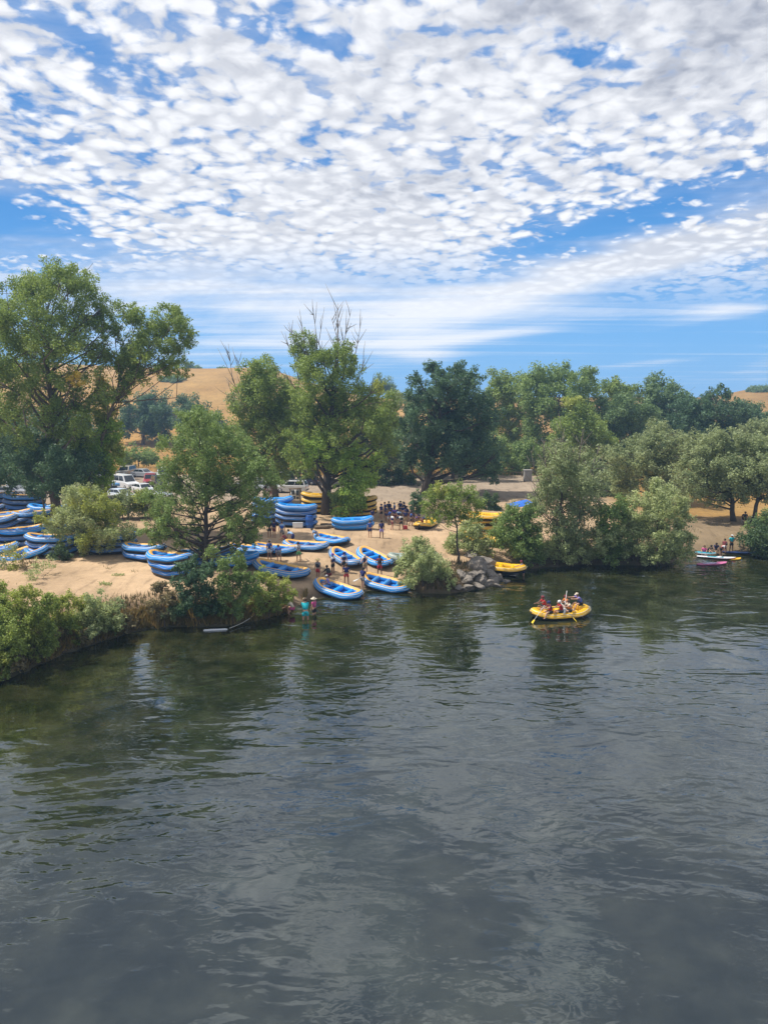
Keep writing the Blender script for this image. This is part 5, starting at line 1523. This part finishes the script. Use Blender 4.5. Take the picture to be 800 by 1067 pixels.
# ------------------------------------------------------------------ things on the beach
WOOD = plain('weathered_wood', (.16, .115, .075), .85, .35, 5, bump=.3)
PAPER = plain('notice_paper', (.70, .70, .66), .7, .05)
INKM = plain('notice_print', (.08, .10, .13), .7, .3)
PLAST = plain('white_plastic', (.72, .73, .74), .45, .05)
BARREL = plain('blue_plastic', (.015, .085, .33), .4, .12)
p = at(308, 531); nb = empty('notice_board', p, math.radians(8)); tag(nb, 'wooden notice board on two posts in front of the white suv', 'notice board')
for s in (-1, 1):
    m_ = MB(); m_.box((s * .62, 0, 1.25), (.13, .13, 2.6)); m_.build('post', WOOD, nb, bevel=.01)
m_ = MB(); m_.box((0, 0, 2.62), (1.6, .4, .08)); m_.build('roof', WOOD, nb, bevel=.01)
m_ = MB(); m_.box((0, 0, 1.85), (1.1, .07, 1.25)); bd = m_.build('board', PAPER, nb)
for (x, z, a, b_) in ((-.25, .25, .42, .5), (.27, .2, .4, .62), (-.22, -.33, .5, .4), (.28, -.38, .34, .3)):
    m_ = MB(); m_.box((x, -.042, 1.85 + z), (a, .012, b_)); m_.build('poster', INKM, bd)
p = at(310.5, 550); cb = empty('cooler_box', p, math.radians(6)); tag(cb, 'white cooler box on the sand beside the dark blue raft stack', 'cooler')
m_ = MB(); m_.box((0, 0, .26), (1.05, .55, .5), taper=1.04); m_.build('box', PLAST, cb, bevel=.04)
m_ = MB(); m_.box((0, 0, .56), (1.12, .62, .09)); m_.build('lid', PLAST, cb, bevel=.03)
for s in (-1, 1):
    m_ = MB(); m_.tube([(s * .55, -.12, .38), (s * .6, -.12, .36), (s * .6, .12, .36), (s * .55, .12, .38)], .02, 6); m_.build('handle', TRIM, cb)
p = at(322.5, 550); br_ = empty('water_barrel', p); tag(br_, 'tall blue plastic barrel right of the white cooler box', 'barrel')
m_ = MB(); m_.lathe([(.36, 0), (.42, .05), (.44, .35), (.46, .38), (.44, .41), (.44, .85), (.46, .88), (.44, .91), (.42, 1.2), (.36, 1.28)], n=20); m_.build('drum', BARREL, br_)
m_ = MB(); m_.lathe([(.40, 1.26), (.40, 1.33), (.3, 1.36), (.05, 1.37)], n=20); m_.build('lid', BARREL, br_)
# logs right of the barrel
for i, (px, py, yaw, L_, r_) in enumerate([(336, 551, 8, 1.6, .17), (343, 550, -6, 1.4, .14), (340, 549, 14, 1.2, .2)]):
    p = at(px, py); m_ = MB()
    m_.tube([(-L_ / 2, 0, r_), (-L_ * .2, .03, r_ * 1.02), (L_ * .2, -.02, r_ * 1.05), (L_ / 2, .02, r_ * .96)], [r_, r_ * 1.05, r_, r_ * .9], 10)
    o = m_.build('log', [WOOD]); o.location = p; o.rotation_euler.z = math.radians(yaw)
    tag(o, ['short grey log under the big trunk, nearest the barrel', 'thin grey log beside the light blue raft pair', 'thick grey log between two others below the trunk'][i], 'log', 'logs below the big trunk')

# blue canopy and concrete pillar at the back
TARP = plain('blue_canopy_fabric', (.02, .13, .52), .6, .08, 2)
p = at(544, 536); p[2] += 0
cv = empty('shade_canopy', W(546, 530, 92)[:2].tolist() + [hz(*W(546, 530, 92)[:2])], math.radians(12)); tag(cv, 'blue shade canopy on thin posts behind the leafy river bush', 'canopy')
zc_ = W(546, 524, 92)[2] - cv.location.z
m_ = MB(); m_.add([(-1.9, -1.6, zc_ - .25), (1.9, -1.6, zc_ - .1), (1.9, 1.6, zc_ - .15), (-1.9, 1.6, zc_ - .3), (.2, 0, zc_ + .45),
                   (-1.9, -1.6, zc_ - .45), (1.9, -1.6, zc_ - .3), (1.9, 1.6, zc_ - .35), (-1.9, 1.6, zc_ - .5)],
                  [(0, 1, 4), (1, 2, 4), (2, 3, 4), (3, 0, 4), (0, 5, 6, 1), (1, 6, 7, 2), (2, 7, 8, 3), (3, 8, 5, 0)]); m_.build('fabric_top', TARP, cv, smooth=False)
for sx in (-1, 1):
    for sy in (-1, 1):
        m_ = MB(); m_.tube([(sx * 1.85, sy * 1.55, 0), (sx * 1.85, sy * 1.55, zc_ - .3)], .03, 6); m_.build('post', RIM, cv)
CONC = plain('grey_concrete', (.26, .245, .225), .9, .2, 3, bump=.3)
q = W(549, 511, 118); zg = hz(q[0], 118)
pl = empty('concrete_pillar', (q[0], 118, zg)); tag(pl, 'squat grey concrete pillar in dry grass behind the blue canopy', 'pillar')
m_ = MB(); m_.box((0, 0, .9), (1.25, 1.1, 1.8)); m_.build('shaft', CONC, pl, bevel=.05)
m_ = MB(); m_.box((0, 0, 1.86), (1.45, 1.3, .14)); m_.build('cap', CONC, pl, bevel=.03)
# low rail fence at the back of the parking area
fn = empty('rail_fence', (0, 0, 0)); tag(fn, 'low dark rail fence along the dry grass behind the clearing', 'fence')
xs = np.linspace(8, 30, 9); zz = height(xs, np.full(9, 126.0))
for x, z in zip(xs, zz):
    m_ = MB(); m_.box((x, 126, z + .4), (.16, .16, 1.0)); m_.build('post', WOOD, fn)
m_ = MB(); m_.tube([(x, 125.9, z + .75) for x, z in zip(xs, zz)], .06, 6); m_.build('rail', WOOD, fn)
# house on the hillside
HW = plain('house_wall_grey', (.26, .24, .22), .85, .1, 2); HR = plain('house_roof_dark', (.06, .055, .058), .8, .2, 4)
q = W(172, 452, 215); zg = hz(q[0], 215)
hs = empty('hillside_house', (q[0], 215, zg), math.radians(-20)); tag(hs, 'small house with a dark roof among oaks below the golden hill', 'house')
m_ = MB(); m_.box((0, 0, 1.6), (9, 6, 3.2)); m_.build('wall', HW, hs, smooth=False)
m_ = MB(); m_.add([(-5, -3.5, 3.1), (5, -3.5, 3.1), (5, 3.5, 3.1), (-5, 3.5, 3.1), (-5, 0, 5), (5, 0, 5)], [(0, 1, 5, 4), (2, 3, 4, 5), (0, 4, 3), (1, 2, 5), (3, 2, 1, 0)]); m_.build('roof', HR, hs, smooth=False)
for x in (-2.6, 0, 2.6):
    m_ = MB(); m_.box((x, -3.01, 1.9), (1.3, .06, 1.2)); m_.build('window', GLASS, hs, smooth=False)

# boulders on the point
ROCK = plain('brown_grey_boulder', (.20, .172, .145), .9, .4, 2.2, bump=.8)
BT = ['pale flat', 'large tilted', 'dark wet', 'small rounded', 'blocky', 'wedge shaped', 'long low', 'cracked', 'smooth grey', 'brownish', 'broad', 'narrow', 'pointed', 'half sunk', 'little', 'rough', 'stained', 'sloping']
for i, (px, py, w_, h_) in enumerate([(495, 592, 1.5, .9), (503, 589, 1.7, .7), (492, 601, 1.3, .6), (486, 607, 1.0, .5), (501, 605, 1.2, .6), (510, 600, 1.1, .5), (506, 610, 1.2, .5), (497, 612, 1.0, .45),
                                     (514, 607, 1.0, .4), (488, 614, .9, .4), (520, 604, .9, .4), (481, 600, 1.0, .5), (508, 595, 1.0, .5), (490, 580, .9, .5), (518, 611, .7, .25), (499, 598, .9, .5), (527, 606, .6, .22), (478, 613, .7, .3)]):
    rr = np.random.default_rng(300 + i)
    bm = bmesh.new()
    bmesh.ops.create_icosphere(bm, subdivisions=4, radius=1)
    pls = [(unit(rr.normal(size=3) * np.array([1, 1, .9])), rr.uniform(.45, .8)) for _ in range(11)]
    for v in bm.verts:
        c_ = np.array(v.co)
        for nn, dd in pls:
            e = c_ @ nn - dd
            if e > 0: c_ = c_ - nn * e * .93
        c_ += rr.normal(size=3) * .008 + np.array(v.co) * .05 * math.sin(9 * v.co.x + 5 * v.co.z + i) * math.sin(8 * v.co.y + i)
        v.co = Vector(c_)
    me = bpy.data.meshes.new('boulder'); bm.to_mesh(me); bm.free(); me.materials.append(ROCK)
    o = link_mesh('boulder', me); p = at(px, py)
    s = w_ / 1.3
    o.scale = (s * rr.uniform(.85, 1.15), s * rr.uniform(.7, 1.0), h_ * .85); o.rotation_euler = (rr.uniform(-.25, .25), rr.uniform(-.25, .25), rr.uniform(0, 6))
    o.location = (p[0], p[1], max(p[2], 0) + h_ * .28)
    where = 'behind the waterline' if py < 600 else 'at the waterline'
    side = 'near the willow bush' if px < 492 else ('in the middle of the pile' if px < 508 else 'toward the yellow raft')
    tag(o, '%s boulder %s, %s' % (BT[i], where, side), 'boulder', 'boulders on the river point')

# white float tied under the bank tree and its rope
FOAM = plain('white_foam_float', (.72, .73, .75), .5, .06)
p = at(225, 657); fl = empty('white_float', (p[0], p[1], -.03), math.radians(8)); fl.scale = (.85, .6, .6); tag(fl, 'long white float lying on the water under the bank tree bushes', 'float')
m_ = MB(); m_.tube([(-.95, 0, .08), (-.85, 0, .09), (.75, .02, .1), (.9, .03, .1)], [.06, .13, .13, .07], 10); m_.build('hull', FOAM, fl)
m_ = MB(); m_.box((0, .02, .235), (1.1, .12, .02)); m_.build('deck_pad', plain('grey_pad', (.25, .27, .3), .7), fl)
e = at(282, 634) + np.array([0, 0, .7])
m_ = MB(); a0 = np.array([p[0] + .9, p[1] + .1, .12]); pts = [a0 * (1 - t) + e * t + np.array([0, 0, -.35 * math.sin(PI * t)]) for t in np.linspace(0, 1, 8)]
m_.tube(pts, .022, 6); o = m_.build('mooring_rope', M_ROPE); tag(o, 'pale rope sagging from the white float up to the bank', 'rope')

# paddle boards, kayak and loungers on the right bank
def board(px, py, yaw, L_, Wd_, deck, hull, label, z=0.0, name='paddle_board', pad=None, kind='paddle board'):
    p = at(px, py)
    root = empty(name, (p[0], p[1], max(p[2], 0) + z), math.radians(yaw)); tag(root, label, kind, 'boards and boats on the right bank')
    n = 18; rows = []
    for i in range(n):
        u = -1 + 2 * i / (n - 1); w_ = Wd_ / 2 * (1 - abs(u) ** 2.8) ** .6 + .02; zz_ = .10 * max(0, u) ** 3
        rows.append((u * L_ / 2, w_, zz_))
    m1 = MB(); m2 = MB(); V1 = []; V2 = []
    for x, w_, z_ in rows:
        V1 += [(x, -w_, z_ + .09), (x, 0, z_ + .115), (x, w_, z_ + .09)]; V2 += [(x, -w_, z_ + .09), (x, -w_ * .9, z_), (x, w_ * .9, z_), (x, w_, z_ + .09)]
    F1 = []; F2 = []
    for i in range(n - 1):
        for q in range(2): F1.append((3 * i + q, 3 * i + 3 + q, 3 * i + 4 + q, 3 * i + 1 + q))
        for q in range(3): F2.append((4 * i + q, 4 * i + q + 1, 4 * i + 5 + q, 4 * i + 4 + q))
    m1.add(V1, F1); m1.build('deck', deck, root); m2.add(V2, F2); m2.build('hull', hull, root)
    if pad is not None:
        m3 = MB(); m3.box((-.2, 0, .125), (L_ * .45, Wd_ * .6, .016)); m3.build('deck_pad', pad, root)
    return root


PINK = plain('board_pink', (.55, .16, .32), .4); WHT = plain('board_white', (.70, .72, .76), .4); TEAL = plain('board_teal', (.03, .32, .42), .5); NVY = plain('kayak_navy', (.02, .05, .17), .4); LIL = plain('board_lilac', (.48, .42, .60), .4)
board(741, 588, 12, 3.2, .8, PINK, PINK, 'pink edged paddle board floating nearest at the right bank', pad=LIL)
board(733, 581, -22, 3.2, .8, WHT, WHT, 'white paddle board pulled up beside the willow bush', z=.05)
board(747, 582, -18, 3.2, .8, WHT, PINK, 'white and pink paddle board with a teal pad', z=.06, pad=TEAL)
ky = board(770, 577, -14, 3.8, .75, NVY, NVY, 'long navy kayak beached beside the dark low bush', z=.08, name='kayak', kind='kayak')
m_ = MB(); m_.lathe([(.30, .13), (.34, .16), (.32, .19), (.27, .16)], (.1, 0, 0), 18, cap=False); m_.build('cockpit_rim', TRIM, ky)
board(765, 583, 6, 1.2, .6, M_YEL, M_YEL, 'short yellow float beside the navy kayak', name='kneeboard', kind='board')
board(728, 577, -30, 3.0, .75, TEAL, WHT, 'teal paddle board nosed in under the willow bush', z=.08)
RBK = 'people on the paddle boards at the right bank'
person(737, 580, 200, 'crouch', 'person in black kneeling on the white paddle board', dict(shirt='black', shorts='black', hair='hair_dark'), RBK, 0, 1.65, dz=.18)
person(745, 577, 160, 'crouch', 'person in a dark top kneeling behind the teal pad', dict(shirt='navy', shorts='grey', hair='hair_dark'), RBK, 2, 1.65, dz=.1)
person(754, 576, 130, 'stand', 'person in maroon standing next to the navy kayak', dict(shirt='maroon', life_vest='maroon', shorts='black', hair='hair_dark'), RBK, 1, 1.6, dz=-.2)
person(733, 579, 150, 'sit', 'person in a pink top sitting on the white board beside the willow', dict(shirt='pink', shorts='navy', hair='hair_brown'), RBK, 0, 1.65, dz=.22)
person(750, 579, 220, 'bend', 'person in a red vest bending over the boards', dict(shirt='white', life_vest='red', shorts='black', hair='hair_dark'), RBK, 1, 1.65)
person(761, 575, 190, 'hips', 'person in a teal shirt standing behind the navy kayak', dict(shirt='turquoise', shorts='black', cap='white'), RBK, 2, 1.7)
p = chair_pos; ch = empty('camp_chair', (p[0], p[1], p[2]), math.radians(170)); tag(ch, 'dark folding camp chair under the far right oak', 'chair')
m_ = MB(); m_.box((0, .12, .40), (.5, .48, .03)); m_.build('seat', CL['black'], ch)
m_ = MB(); m_.box((0, -.17, .68), (.5, .04, .52)); m_.build('backrest', CL['black'], ch)
for sx in (-1, 1):
    for y0, y1 in ((.34, .36), (-.14, -.2)):
        m_ = MB(); m_.tube([(sx * .24, y0, .39), (sx * .26, y1, 0)], .016, 6); m_.build('leg', RIM, ch)
# drink bottle bag near the crowd
p = at(422, 551.5); bg_ = empty('red_bag', p); tag(bg_, 'small red bag on the sand in front of the crowd', 'bag')
m_ = MB(); m_.box((0, 0, .2), (.55, .35, .4), taper=.8); m_.build('body', CL['red'], bg_, bevel=.05)
m_ = MB(); m_.tube([(-.15, 0, .4), (-.08, 0, .52), (.08, 0, .52), (.15, 0, .4)], .018, 6); m_.build('handle', CL['black'], bg_)
